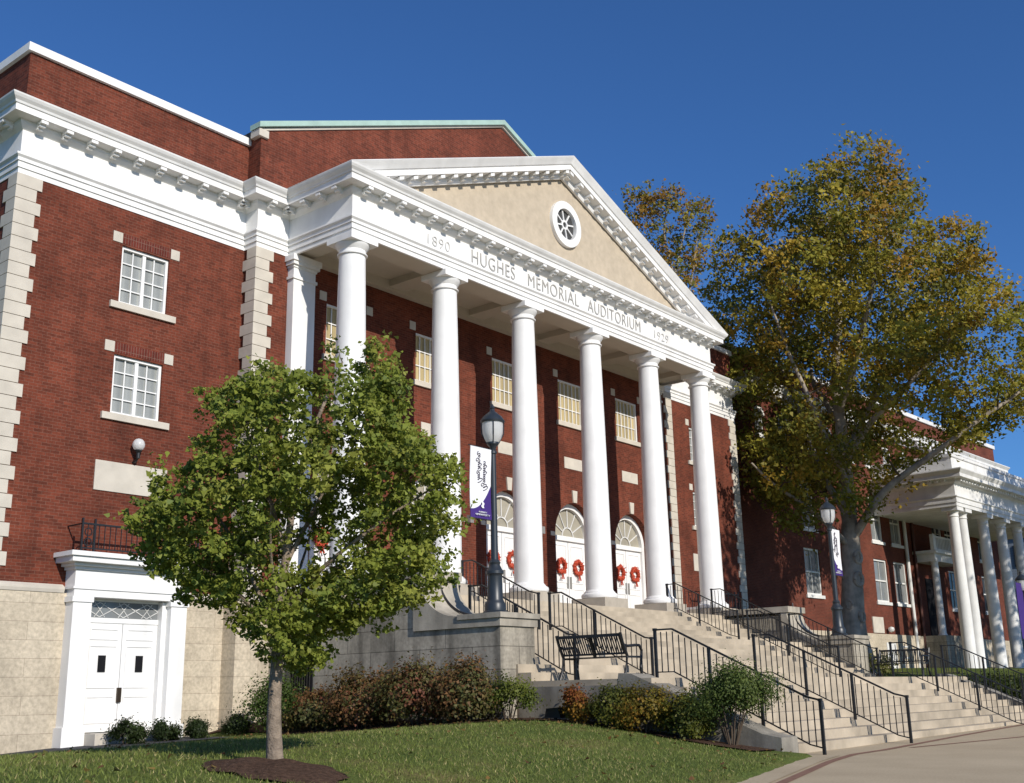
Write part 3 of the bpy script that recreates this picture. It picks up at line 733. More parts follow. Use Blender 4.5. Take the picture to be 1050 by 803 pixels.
# barred basement opening under the porch side
gt = MB().box(-.66, -.60, .42, 1.20, -3.6, -1.50).build('basement_gate', 'dark', aud)
gb = MB()
for i in range(9): y = .46+i*.0875; gb.box(-.70, -.675, y-.012, y+.012, -3.5, -1.5)
gb.box(-.70, -.67, .42, 1.20, -1.56, -1.51).build('gate_bars', 'iron', gt)

# wreaths hang on the doors: things of their own
wreath_names = ['first', 'second', 'third', 'fourth', 'fifth']
bayname = ['first door from the left', 'second door from the left', 'middle door, behind the lamp post', 'fourth door from the left', 'far right door']
def wreath(x, z, label):
    r_ = thing('wreath', label, 'wreath', (x, DP+.30, z), 'orange wreaths on the porch doors')
    mb = MB(); K = 26; pts = []
    for i in range(K+1):
        a = 2*math.pi*i/K; rr = .215+.012*math.sin(5*a); pts.append((rr*math.cos(a), -.02+.012*math.sin(9*a), rr*math.sin(a)))
    mb.tube(pts, [.07+.018*math.sin(i*2.3) for i in range(K+1)], 7)
    for i in range(60):
        a = random.uniform(0, 2*math.pi); rr = random.uniform(.13, .30); p = Vector((rr*math.cos(a), -.06+random.uniform(-.03, .03), rr*math.sin(a))); d_ = Vector((random.uniform(-1, 1), random.uniform(-.6, .1), random.uniform(-1, 1))).normalized()*.07; e_ = d_.cross(Vector((0, 1, .3))).normalized()*.025
        mb.add([p-d_, p+e_, p+d_, p-e_], [(0, 1, 2, 3)])
    mb.build('garland', 'wreath', r_, smooth=False, local=True)
    bw_ = MB()
    for s_ in (-1, 1):
        bw_.prism([(0, -.24), (s_*.11, -.17), (s_*.13, -.27)], -.09, -.06, 'y'); bw_.prism([(0, -.25), (s_*.09, -.44), (s_*.03, -.46)], -.085, -.065, 'y')
    bw_.build('bow', 'wreath', r_, local=True); return r_
for i, bx in enumerate(BAY):
    for s_ in (-1, 1): wreath(bx+s_*.49, 1.36, 'orange red wreath on the %s leaf of the porch\'s %s' % ('left' if s_ < 0 else 'right', bayname[i]))
# lanterns between doors
for bx in [3.6, 7.2, 10.8, 14.4]:
    sc_ = MB().box(bx-.28, bx-.12, DP-.16, DP-.002, 2.28, 2.52).build('sconce', 'steel', aud)

# ------------------------------------------------------------------ stairs, cheek walls
stairs = thing('front_steps', 'broad beige concrete front steps in three flights with landings, climbing to the white portico', 'stairs', (9, -6, PZ))
def flight(x0, x1, y_first, z_top, n, rise, tread, zb, yb, xl=None):
    poly = [(yb, zb), (yb, z_top), (y_first, z_top)]
    y, z = y_first, z_top
    for i in range(n):
        poly.append((y, z)) if i else None
        z -= rise; poly.append((y, z)); y -= tread
    poly.append((y+tread-.001, zb))
    mb = MB().prism(poly, x0, x1, 'x')
    return mb
r1 = (FLOOR-L1)/6; r2 = (L1-L2)/7; r3 = (L2-PZ)/8
flight(.53, 17.47, -.77, FLOOR-.003, 6, r1, .35, -4.2, -.72).build('flight', 'step', stairs)
MB().box(.53, 17.47, -3.72, -2.52, -4.2, L1-.003).build('landing', 'step', stairs)
flight(.53, 17.47, -3.722, L1-.004, 4, r2, .35, -4.2, -3.6).build('flight', 'step', stairs)
f2 = flight(-.12, 18.12, -3.722-4*.35, L1-4*r2-.004, 3, r2, .35, -4.2, -4.9).build('flight', 'step', stairs)
MB().box(-.12, 18.12, -8.75, -5.82, -4.2, L2-.004).build('landing', 'step', stairs)
flight(.50, 17.50, -8.752, L2-.006, 8, r3, .345, -4.3, -8.6).build('flight', 'step', stairs)
def curb(m):
    m(MB().prism([(-7.98, -4.3), (-7.98, -2.59), (-8.0, -2.50), (-8.3, -2.52), (-11.0, -3.62), (-11.36, -3.68), (-11.36, -4.3)], -.125, .50, 'x')).build('curb', 'old_concrete', stairs)
    m(MB().box(-.14, -.10, -8.0, -5.5, -4.2, -2.72)).build('retaining_face', 'old_concrete', stairs)
both(curb)
def cheek(m, fx):
    t = thing('cheek_wall', ['grey weathered limestone stair wall with scroll, in the foreground left of the steps', 'grey limestone stair wall with scroll at the far right side of the steps'][fx], 'wall', (0 if not fx else 18, -5.4, PZ), 'limestone walls flanking the steps')
    lw = MB().box(-.62, .53, -5.42, -.6, -4.2, -1.47).box(-.62, .53, -3.0, -.6, -1.47, -.42)
    m(lw).build('block_wall', 'grey_stone', t)
    arc = [(-3.18-1.12*math.sin(a)*1.0, -.34-.0-.86*(1-math.cos(a))) for a in [math.pi/2*i/12 for i in range(13)]]
    arc = [(-3.16-1.15*(1-math.cos(a)), -1.2+.88*(1-math.sin(a))) for a in [math.pi/2*i/12 for i in range(13)]]
    # concave curve: steep at the top, flat at the bottom
    arc = [(-3.16-1.15*(1-math.cos(a)), -.32-.90*math.sin(a)) for a in [math.pi/2*i/12 for i in range(13)]]
    poly = [(-2.95, -1.47), (-2.95, -.32)]+arc+[(-5.47, -1.22), (-5.47, -1.47)]
    m(MB().prism(poly, -.68, .59, 'x')).build('scroll', 'grey_cap', t)
    m(MB().box(-.72, .62, -3.25, -.62, -.32, -.12)).build('coping', 'grey_cap', t)
    m(MB().box(-.72, .62, -5.52, -4.3, -1.30, -1.19)).build('pedestal_cap', 'grey_cap', t)
    sr = []
    for a in [math.pi/2*i/12 for i in range(13)]: sr.append((-.02, -3.15-1.15*(1-math.cos(a)), -.27-.90*math.sin(a)))
    m(MB().tube([(-.02, -3.12, .02)]+sr, .028, 6)).build('curved_rail', 'iron', t)
cheek(lambda mb: mb, 0); cheek(lambda mb: mb.mirror(FX), 1)

# ------------------------------------------------------------------ hand rails
bal_me = MB().box(-.0085, .0085, -.0085, .0085, .10, .89).build('baluster', 'iron'); pst_me = MB().box(-.026, .026, -.026, .026, -.02, .95).build('post', 'iron')
bal_d, pst_d = bal_me.data, pst_me.data; bal_d.name = 'baluster'; pst_d.name = 'post'
bpy.data.objects.remove(bal_me); bpy.data.objects.remove(pst_me)
def mk(name, data, parent, loc):
    o = bpy.data.objects.new(name, data); col.objects.link(o); o.parent = parent; o.location = loc; return o
def handrail(label, X, pts, posts, group='black iron stair rails'):
    y0, z0 = pts[0]; root = thing('handrail', label, 'handrail', (X, y0, z0), group)
    P = [Vector((X, y, z)) for y, z in pts]; tr_ = MB(); br = MB()
    for a, b_ in zip(P[:-1], P[1:]):
        tr_.bar(a+Vector((0, 0, .935)), b_+Vector((0, 0, .935)), .05, .032); br.bar(a+Vector((0, 0, .11)), b_+Vector((0, 0, .11)), .028, .022)
    for e in (P[0], P[-1]): tr_.box(X-.034, X+.034, e.y-.034, e.y+.034, e.z+.915, e.z+.965)
    tr_.build('top_rail', 'iron', root); br.build('bottom_rail', 'iron', root)
    ys = [p[0] for p in pts]
    def zat(y):
        for (ya, za), (yb, zb) in zip(pts[:-1], pts[1:]):
            if min(ya, yb)-1e-6 <= y <= max(ya, yb)+1e-6: return za+(zb-za)*(y-ya)/(yb-ya)
    for y in posts: mk('post', pst_d, root, (0, y-y0, zat(y)-z0))
    L_ = abs(pts[-1][0]-y0); n = int(L_/.135); k_ = 0
    for i in range(1, n):
        y = y0+(pts[-1][0]-y0)*i/n
        if any(abs(y-p) < .05 for p in posts): continue
        mk('baluster', bal_d, root, (0, y-y0, zat(y)-z0)); k_ += 1
    return root
S1 = [(-.42, FLOOR), (-.78, FLOOR), (-2.55-.15, L1+.10), (-3.0, L1+.02)]
S2 = [(-3.35, L1), (-3.72, L1), (-3.72-6*.35-.30, L2+.03), (-6.3, L2)]
S3 = [(-8.35, L2), (-8.75, L2), (-8.75-7*.345-.33, PZ+.06), (-11.75, PZ+.0)]
where = {.78: 'along the near side', 3.8: 'left of the middle', 14.2: 'right of the middle', 17.2: 'along the far side'}
for X in (.78, 3.8, 14.2, 17.2):
    handrail('black iron handrail on the top flight of steps by the columns, %s' % where[X], X, S1, [-.42, -1.6, -3.0])
    handrail('black iron handrail on the middle flight of steps, %s' % where[X], X, S2, [-3.35, -4.7, -6.3])
for X, lb in ((.72, 'black iron handrail on the lowest flight beside the lawn, nearest the bench'), (4.9, 'black iron handrail on the lowest flight, ending on the plaza, second from the lawn'),
              (13.1, 'black iron handrail on the lowest flight toward the far right of the steps'), (17.28, 'black iron handrail at the far right edge of the lowest flight')):
    handrail(lb, X, S3, [-8.35, -9.55, -10.6, -11.75])

# ------------------------------------------------------------------ benches
def bench(label, x, y, z, flip):
    root = thing('bench', label, 'bench', (x, y, z), 'black metal benches on the landing'); L_ = 1.6; f_ = flip
    def fx(mb): mb.v = [(x+f_*a, y+b_, z+c) for a, b_, c in mb.v]; return mb
    st = MB()
    for i in range(7): st.box(.10+i*.066, .10+i*.066+.045, -L_/2, L_/2, .43, .45)
    fx(st).build('seat', 'iron', root)
    bk = MB()
    bk.bar((-.14, -L_/2, .86), (-.14, L_/2, .86), .05, .06).bar((.04, -L_/2, .50), (.04, L_/2, .50), .03, .04)
    for i in range(27): yy = -L_/2+.06+i*(L_-.12)/26; bk.bar((-.13, yy, .85), (.04, yy, .50), .026, .012)
    for yy in (-.02,): bk.bar((-.14, yy, .86), (.05, yy, .45), .07, .03)
    fx(bk).build('backrest', 'iron', root)
    for yy in (-L_/2, L_/2):
        a = MB().tube([(-.16, yy, .9), (-.08, yy, .70), (.06, yy, .45), (.02, yy, .2), (-.08, yy, 0)], .032, 7)
        a.tube([(.58, yy, 0), (.54, yy, .22), (.58, yy, .43), (.60, yy, .56), (.52, yy, .66), (.36, yy, .66), (.10, yy, .64), (-.05, yy, .66)], .03, 7).bar((.04, yy, .43), (.58, yy, .43), .03, .04)
        fx(a).build('end_frame', 'iron', root)
bench('black metal slatted bench on the landing at the near left, behind small orange shrubs', .42, -7.02, L2, 1)
bench('black metal slatted bench on the landing at the far right side of the steps', 17.55, -7.0, L2, -1)

# ------------------------------------------------------------------ lamp posts and banners
def lamp_post(label, x, y, z, group='slate lamp posts'):
    r_ = thing('lamp_post', label, 'lamp post', (x, y, z), group); c = (x, y, z)
    MB().lathe([(.27, 0), (.27, .05), (.22, .09), (.22, .22), (.19, .27), (.165, .32), (.15, .80), (.16, .84), (.185, .86), (.185, .92), (.15, .96), (.11, 1.05), (.125, 1.10), (.085, 1.16)], c, 20).build('post_base', 'lamp_paint', r_, smooth=True)
    MB().lathe([(.078, 1.15), (.068, 2.4), (.06, 3.45), (.085, 3.47), (.085, 3.52), (.06, 3.55), (.075, 3.62), (.13, 3.68), (.13, 3.72)], c, 16).build('pole', 'lamp_paint', r_, smooth=True)
    MB().lathe([(.13, 3.72), (.18, 3.80), (.215, 3.92), (.225, 4.05), (.225, 4.18)], c, 24).build('lamp_shade', 'globe', r_, smooth=True)
    cp_ = MB().lathe([(.255, 4.16), (.265, 4.20), (.24, 4.24), (.20, 4.30), (.11, 4.38), (.06, 4.42), (.045, 4.47), (.06, 4.50), (.035, 4.55), (.01, 4.60)], c, 24)
    for k_ in range(4):
        a = math.pi/4+k_*math.pi/2; cp_.tube([(x+.13*math.cos(a), y+.13*math.sin(a), z+3.70), (x+.235*math.cos(a), y+.235*math.sin(a), z+3.92), (x+.243*math.cos(a), y+.243*math.sin(a), z+4.17)], .012, 5)
    cp_.build('lamp_cap', 'lamp_paint', r_, smooth=True)
    r_.scale = (1.06, 1.06, 1.03)
    return r_
def banner(label, x, y, z0, z1, s_, wd=.78, allpurple=False):
    r_ = thing('banner', label, 'banner', (x, y, z1), 'banners on the lamp posts')
    for zz in (z0, z1): MB().tube([(x, y, zz), (x+s_*(wd+.05), y, zz)], .012, 6).build('banner_arm', 'lamp_paint', r_)
    a, b_ = .08, wd; t = .006
    def gx(u_): return x+s_*(a+(b_-a)*u_)
    def gz(v_): return z0+.015+(z1-z0-.03)*v_
    N_ = 14; wave = lambda v_: .02*math.sin(v_*4.0)
    curve = lambda v_: None
    # boundary between white field and purple corner: a swooping arc from the outer edge low down to the pole edge higher up
    def bnd(u_): return .12+.36*((1-u_))**2.2+.0 if not allpurple else 1.
    W_, P_ = MB(), MB()
    for i in range(N_):
        u0, u1 = i/N_, (i+1)/N_; b0, b1 = bnd(u0), bnd(u1)
        for (mbx, lo0, lo1, hi0, hi1) in ((W_, b0, b1, 1, 1), (P_, 0, 0, b0, b1)):
            if allpurple and mbx is W_: continue
            for k_ in range(6):
                va0 = lo0+(hi0-lo0)*k_/6; vb0 = lo0+(hi0-lo0)*(k_+1)/6; va1 = lo1+(hi1-lo1)*k_/6; vb1 = lo1+(hi1-lo1)*(k_+1)/6
                for off in (-t, t):
                    mbx.quad((gx(u0), y+off+wave(va0), gz(va0)), (gx(u1), y+off+wave(va1), gz(va1)), (gx(u1), y+off+wave(vb1), gz(vb1)), (gx(u0), y+off+wave(vb0), gz(vb0)))
    if not allpurple: W_.build('white_field', 'banner_white', r_)
    P_.build('purple_field', 'purple', r_)
    if not allpurple:
        sc2 = MB(); yy = y-t-.012
        # two upright lines of flowing script
        for (uc, v0, v1, amp, seed) in ((.62 if s_ < 0 else .38, .50, .93, .075, 1), (.36 if s_ < 0 else .62, .40, .78, .065, 4)):
            rr = random.Random(seed); v_ = v0; u0 = uc; word = []; sd = 1 if s_ < 0 else 1
            while v_ < v1:
                tall = 2.6 if not word else (1.9 if rr.random() < .22 else 1.0); ht = .085*tall; adv = .030 if tall < 2 else .042
                dn = -.6 if rr.random() < .12 else 1
                for q in range(13):
                    ph = q/12*2*math.pi; hh_ = .5*ht*dn*(1-math.cos(ph))
                    word.append((u0-hh_*sd+.02, v_+adv*q/12-.013*math.sin(ph)+.16*hh_))
                v_ += adv
            sc2.tube([(gx(a_), yy+wave(b2), gz(b2)) for a_, b2 in word], .0075, 4)
        sc2.build('script_lettering', 'ink', r_)
        em = MB(); ue = .56 if s_ < 0 else .44; xe = gx(.45); ze = gz(.175)
        em.prism([(xe-.055, ze-.01), (xe-.01, ze-.05), (xe+.05, ze-.045), (xe+.03, ze), (xe+.06, ze+.055), (xe+.01, ze+.10), (xe-.045, ze+.085), (xe-.01, ze+.04)], yy-.002, yy+.003, 'y')
        em.build('emblem', 'banner_white', r_)
        xs_ = sorted((gx(.28), gx(.66)))
        text('lettering', 'ASBURY', xs_[0], xs_[1], gz(.075), gz(.095), yy+.0, 'banner_white', r_)
        xs_ = sorted((gx(.14), gx(.80)))
        text('lettering', 'UNIVERSITY', xs_[0], xs_[1], gz(.035), gz(.06), yy+.0, 'banner_white', r_)
    return r_
lamp_post('tall slate lamp post on the limestone pedestal left of the steps', .03, -4.75, -1.19)
banner('white banner with purple lower corner hung on the near lamp post', .03, -4.75, .86, 2.47, -1)
lamp_post('slate lamp post on the far pedestal right of the steps, before the big tree trunk', 17.97, -4.75, -1.19)
banner('white and purple banner on the far lamp post, beside the big tree trunk', 17.97, -4.75, .86, 2.47, 1)
lamp_post('slate lamp post at the far right beyond the hedge, carrying a purple banner', 35.75, -6.0, -2.6)
banner('all purple banner on the lamp post at the right edge', 35.75, -6.0, -.95, 1.55, -1, 1.05, True)

# ------------------------------------------------------------------ second building (right background)
A3 = -math.radians(3.3)
hall = thing('brick_hall', 'orange red brick hall with tall white flat roofed portico, balcony and arched attic windows', 'building', (43.0, -1.0, -2.3), None, A3)
YW = 4.2; wins_low = [-8.3, -5.6, -.42, 1.95, 5.3, 12, 15.5]; hs = []
for x in (-8.3, -.45, 2.05): hs += [(x-.8, x+.8, 3.95, 6.3), (x-.7, x+.7, 7.3, 9.8)]
for x in (9.9, 12., 15.3): hs += [(x-.8, x+.8, 3.95, 6.3), (x-.7, x+.7, 7.3, 9.8)]
hs += [(8.0-.75, 8.0+.75, 7.07, 9.9)]
att = [-12.5, -10.2, -7.8, -5.4, -3, -.6, 1.8, 4.2, 6.6, 9.0, 11.4, 13.8, 16.2, 18.4]
for x in att: hs.append((x-.42, x+.42, 11.6, 13.0))
MB().wall('y', YW, -17, 19.8, 2.2, 15.5, hs, .25).wall('x', -17, YW, 24, 2.2, 15.5).wall('x', 19.8, YW, 24, 2.2, 15.5).build('wall', 'brick_far', hall, local=True)
MB().box(-17.1, 19.9, YW-.1, YW+.3, -.6, 2.2).box(-17.1, -16.9, YW, 24, -.6, 2.2).build('basement_wall', 'base_stone', hall, local=True)
MB().box(-17, 19.8, YW+.2, 24, 14.9, 15.1).build('roof', 'roof', hall, local=True)
MB().sweep([(-17, 24), (-17, YW), (19.8, YW), (19.8, 24)], [(-.3, 15.5), (.1, 15.5), (.1, 15.75), (-.3, 15.75)]).build('coping', 'white_far', hall, local=True)
MB().sweep([(-17, 24), (-17, YW), (19.8, YW), (19.8, 24)], [(-.05, 13.5), (.08, 13.5), (.14, 13.58), (.14, 13.80), (.62, 13.82), (.62, 13.97), (.75, 14.15), (.75, 14.2), (-.05, 14.3)]).build('cornice', 'white_far', hall, local=True)
dm = MB()
for i in range(60): x = -16.6+i*.61; dm.box(x-.12, x+.12, YW-.56, YW-.14, 13.6, 13.815)
dm.build('modillions', 'white_far', hall, local=True)['kind'] = 'stuff'
for h in hs[:-len(att)-1]:
    window(hall, h[0], h[1], h[2], h[3], YW, 2, 2, 'pane_mid' if h[0] < 4 else 'pane_dark', 'white_far', 'white_far', True, .10, True, .12, False)
window(hall, 7.25, 8.75, 7.07, 9.9, YW, 2, 4, 'pane_dark', 'white_far', None, False, .12, True)
for x in att:
    window(hall, x-.42, x+.42, 11.6, 13.0, YW, 2, 3, 'pane_mid', 'white_far', 'white_far', False, .09, True, .1, False)
    ar = ring(x, 12.58, .36, .50, YW-.04, YW+.1, 0, math.pi, 12).build('window_arch', 'white_far', hall, local=True)
# basement door and small windows
MB().box(-.95, .20, YW-.14, YW-.08, -.1, 1.75).build('basement_door', 'white_far', hall, local=True)
for x in (1.5, 5.4, -8.0): window(hall, x-.45, x+.45, .3, 1.6, YW-.2, 1, 1, 'pane_dark', 'white_far', None, True, .08, True, .1, False)
MB().box(-2.2, -.9, YW-.06, YW, 2.25, 3.1).build('stone_panel', 'quoin', hall, local=True)
MB().lathe([(.03, 0), (.14, .06), (.17, .16), (.14, .26), (.03, .3)], (-.45, YW-.25, 2.3), 12).build('wall_lamp', 'globe', hall, local=True)
# portico
PX1 = 17
MB().sweep([(-.5, YW), (-.5, -.45), (PX1, -.45), (PX1, YW)], [(-.05, 8.75), (.02, 8.75), (.02, 8.95), (.06, 8.95), (.06, 9.2), (.12, 9.25), (.12, 9.3), (0, 9.32), (0, 9.95), (.12, 10.05), (.14, 10.2), (.60, 10.22), (.60, 10.4), (.74, 10.6), (.74, 10.66), (-.05, 10.75)]).build('portico_entablature', 'white_far', hall, local=True)
MB().box(-.45, PX1-.05, -.4, YW-.01, 8.77, 10.7).build('portico_ceiling', 'white_far', hall, local=True)
dm = MB()
for i in range(45): x = -.4+i*.39; dm.box(x-.09, x+.09, -.84, -.59, 10.06, 10.21)
for i in range(11): y = .0+i*.39; dm.box(-.89, -.64, y-.09, y+.09, 10.06, 10.21)
dm.build('modillions', 'white_far', hall, local=True)['kind'] = 'stuff'
MB().sweep([(-.5, YW-.1), (-.5, -.45), (PX1, -.45), (PX1, YW-.1)], [(-.3, 10.76), (.0, 10.76), (.0, 11.42), (.08, 11.45), (.08, 11.6), (-.3, 11.6)]).build('portico_parapet', 'white_far', hall, local=True)
hc = MB().lathe([(.42, 0), (.42, .12), (.37, .2), (.33, .3), (.33, 3), (.27, 8.2), (.31, 8.24), (.28, 8.3), (.28, 8.42), (.37, 8.54)], (0, 0, 0), 20).box(-.44, .44, -.44, .44, 8.54, 8.75)
hc0 = None
for x in (0, 1.15, 4.3, 7.0, 9.7, 12.4, 15.2):
    if hc0 is None: hc0 = hc.build('portico_column', 'white_far', hall, smooth=True, local=True)
    else: inst(hc0, hall, (x, 0, 0))
MB().box(-.7, PX1+.2, -.7, YW-.12, -.6, -.002).build('portico_floor', 'step', hall, local=True)
# entrance porch with balcony
MB().box(4.3, 8.3, YW-1.2, YW-.003, 6.45, 6.9).box(4.05, 8.55, YW-1.4, YW-.003, 6.9, 7.07).build('balcony', 'white_far', hall, local=True)
bl = MB().box(4.1, 8.5, YW-1.3, YW-1.15, 7.80, 7.92).box(4.1, 8.5, YW-1.28, YW-1.17, 7.10, 7.18)
for i in range(19):
    x = 4.3+i*.222; bl.box(x-.045, x+.045, YW-1.27, YW-1.18, 7.18, 7.80)
for x in (4.2, 8.4): bl.box(x-.16, x+.16, YW-1.33, YW-1.12, 7.08, 7.98)
bl.build('balustrade', 'white_far', hall, local=True)
for x in (4.65, 7.95): MB().lathe([(.28, 0), (.22, .15), (.21, 4), (.19, 4.1), (.26, 4.3)], (x, YW-1.0, 2.2), 14).build('porch_column', 'white_far', hall, smooth=True, local=True)
MB().box(4.1, 8.5, YW-1.4, YW-.11, 0, 2.2).build('porch_base', 'grey_stone', hall, local=True)
MB().box(5.4, 7.2, YW-.02, YW+.02, 2.2, 5.6).build('entrance_door', 'dark', hall, local=True)
MB().tube([(2.95, YW-.15, 8.9), (2.95, YW-.15, -.1)], .10, 8).build('downpipe', 'white_far', hall, local=True)
MB().tube([(4.1, YW-.12, 8.9), (4.1, YW-.12, -.1)], .09, 8).build('downpipe', 'terracotta', hall, local=True)
# pale grey house glimpsed past the hall
gh = thing('grey_house', 'blue grey sided house glimpsed between the columns at the right edge', 'house', (84, 3, -2.6))
MB().box(76, 94, -6, 10, -2.8, 9).build('wall', 'greyhouse', gh)
MB().prism([(-6.6, 9), (2, 12), (10.6, 9)], 75.5, 94.5, 'x').build('roof', 'roof', gh)
for z in (-.5, 2.8, 6.1):
    for y in (-4.4, -1.4, 1.6, 4.6): MB().box(75.93, 76.0, y-.55, y+.55, z, z+1.7).build('window', 'pane_dark', gh)
    for x in (79, 83, 87, 91): MB().box(x-.55, x+.55, -6.07, -6.0, z, z+1.7).build('window', 'pane_dark', gh)

# ------------------------------------------------------------------ trees
gp = [(0.94, 4.71), (1.14, 4.51), (1.28, 4.1), (1.2, 3.71), (1.42, 3.48), (1.75, 3.25), (1.99, 3.03), (1.9, 2.6), (1.58, 2.34), (1.64, 1.86), (1.38, 1.66), (0.91, 1.52), (0.55, 1.37), (0.2, 0.88), (-0.06, 0.98), (-0.26, 1.39), (-0.6, 1.55), (-0.87, 1.81), (-1.3, 1.92), (-1.53, 2.24), (-1.59, 2.67), (-1.45, 2.95), (-1.42, 3.15), (-1.12, 3.3), (-0.86, 3.69), (-0.99, 3.98), (-0.5, 4.14), (-0.46, 4.43), (-0.07, 4.3), (0.31, 4.58), (0.59, 4.52)]
gp = [(u_*.97+.08, v_*.965-.02) for u_, v_ in gp]
gl = [([(0, 0, -.05), (-.03, 0, .59), (-.02, 0, 1.08), (.02, 0, 1.79), (.10, 0, 2.63), (.29, 0, 3.5), (.6, 0, 4.3)], .088, .012),
      ([(-.01, 0, 1.35), (-.38, .15, 1.95), (-.73, .3, 2.6), (-1.32, .4, 3.0)], .035, .008), ([(0, 0, 1.5), (.5, -.2, 2.0), (.99, -.3, 2.36), (1.71, -.2, 2.85)], .035, .008),
      ([(.03, 0, 2.0), (.4, .2, 2.9), (.79, .3, 3.5), (.95, .3, 4.2)], .03, .007), ([(.05, 0, 2.1), (-.15, -.25, 2.9), (-.38, -.4, 3.5), (-.25, -.3, 4.1)], .03, .007),
      ([(0, 0, 1.3), (-.5, -.1, 1.8), (-.95, -.2, 2.1), (-1.3, -.3, 2.3)], .028, .006), ([(0, 0, 1.25), (.6, .1, 1.6), (1.14, .2, 1.85), (1.45, .3, 1.9)], .028, .006),
      ([(0, 0, 1.4), (.1, .6, 2.1), (.2, 1.1, 2.9)], .03, .006), ([(0, 0, 1.45), (.0, -.6, 2.0), (.1, -1.1, 2.5)], .03, .006), ([(0, 0, 1.2), (0, -.35, 1.3), (.05, -.7, 1.25)], .018, .005)]
build_tree('ginkgo_tree', 'young green leafed tree on the lawn in a mulch ring before the left wing', 'tree', (GINK[0], GINK[1], lawn_z(*GINK)+.06), gl, gp, 560, 1.45, .13,
           100, .098, .066, pal([(.250, .285, .046), (.200, .240, .038), (.310, .325, .062), (.130, .175, .032)], [.4, .3, .18, .12]), ('bark_young', 'twig', 'leaf'), tw=.005, flat=.7, avoid=lambda u_, v_, w_: math.sin(3.1*u_+1.7*w_+.6)+math.sin(3.4*v_-1.9*u_+1.1)+math.sin(2.9*w_+2.2*v_) > 1.15)
mp = [(2.05, 25.44), (3.53, 23.68), (4.33, 22.38), (4.83, 20.59), (6.01, 20.72), (7.62, 18.79), (8.05, 16.82), (9.06, 15.84), (9.17, 14.41), (10.0, 12.98), (9.45, 10.69), (6.75, 10.29), (4.38, 8.99), (3.36, 7.68), (1.53, 6.84), (-0.24, 6.44), (-2.03, 5.83), (-3.67, 6.95), (-4.59, 9.18), (-4.87, 11.45), (-4.36, 14.23), (-5.03, 15.66), (-6.2, 17.63), (-5.6, 20.08), (-3.48, 21.28), (-1.97, 22.78), (0.28, 24.28)]
mp = [(1.6+(u_-1.6)*.93, 14.5+(v_-14.5)*(.90 if v_ > 14.5 else .96)) for u_, v_ in mp]
ml = [([(0, 0, -.3), (-.1, 0, 1.77), (.06, 0, 3.86), (.21, 0, 5.78), (.36, .3, 9.14), (.31, .3, 12.34), (.5, 0, 15.55), (1.23, 0, 19.43), (1.9, 0, 22.6)], .72, .05),
      ([(.2, 0, 5.6), (1.51, -1, 7.63), (3.37, -1.6, 8.9), (4.74, -2.2, 9.82), (7.16, -2.5, 11.44), (8.6, -2.6, 12.6)], .215, .04), ([(.25, .1, 6.6), (-.63, 1, 8.85), (-.96, 1.5, 11.28), (-1.74, 2, 14.3), (-2.6, 2.2, 17.6)], .18, .04),
      ([(.15, 0, 5.3), (-1.5, -.9, 6.7), (-3.48, -1.5, 7.98), (-4.37, -2, 8.76)], .16, .04), ([(.33, .3, 9.4), (1.5, .7, 11.2), (2.43, 1, 12.6), (4.72, 2, 15.64), (6.2, 2.5, 18.2)], .17, .04),
      ([(.3, .1, 8.0), (-1.09, -2, 9.99), (-2.2, -2.3, 13), (-3.3, -2.5, 16.6)], .16, .04), ([(.34, .2, 9.0), (1.34, -.5, 10.74), (2.51, -2, 11.89), (5.01, -3, 14.43), (6.4, -3.3, 15.6)], .17, .04),
      ([(.32, .3, 11), (0, 3, 13.5), (.5, 5, 16)], .2, .05), ([(.32, .3, 11.5), (.6, -3, 14), (1.3, -4.6, 17.5)], .2, .05)]
def mpal(c, n):
    o = min(1, max(0, .52+.28*(c[1]-15)/9-.10*(c[0]-1)/7+random.gauss(0, .26)))
    g = np.array((.265, .285, .040)); y_ = np.array((.450, .315, .040)); r_ = np.array((.400, .190, .036)); dk = np.array((.165, .165, .030))
    b_ = g*(1-o)+y_*o if o < .7 else y_*(1-(o-.7)/.5)+r_*((o-.7)/.5)
    if random.random() < .2: b_ = dk
    alt = np.array([g, y_, r_, dk])[rng.integers(0, 4, n)]; k_ = rng.uniform(0, .28, n)[:, None]
    return (b_*(1-k_)+alt*k_)*rng.uniform(.85, 1.15, n)[:, None]*random.uniform(.72, 1.15)
build_tree('maple_tree', 'huge old tree with olive and gold leaves and knobbly grey trunk, right of the auditorium', 'tree', (28.7, -.85, -2.2), ml, mp, 600, 6.6, .88,
           150, .54, .21, mpal, ('bark_grey', 'twig', 'leaf_far'), tw=.03, flat=.6, avoid=lambda u_, v_, w_: (math.sin(.95*u_+.6*w_+.4)+math.sin(.85*v_-.7*u_+2)+math.sin(.9*w_+.8*v_+1) > 1.0) or -1.6 < u_ < 4.6 and v_ < 12.5-.25*abs(u_) and w_ < .2 and random.random() < .8)
bl_ = [([(0, 0, -.3), (.3, 0, 10), (.55, 0, 17), (.17, 0, 22.27), (-.25, 0, 24.6), (.2, 0, 27)], .4, .04), ([(.4, 0, 19.5), (-.8, .5, 23), (-1.9, .6, 25.6)], .12, .03), ([(.45, 0, 18.5), (1.2, -.4, 22), (1.7, -.5, 24.6)], .12, .03), ([(.2, 0, 22), (.9, .3, 24.4), (1.3, .2, 26)], .1, .03)]
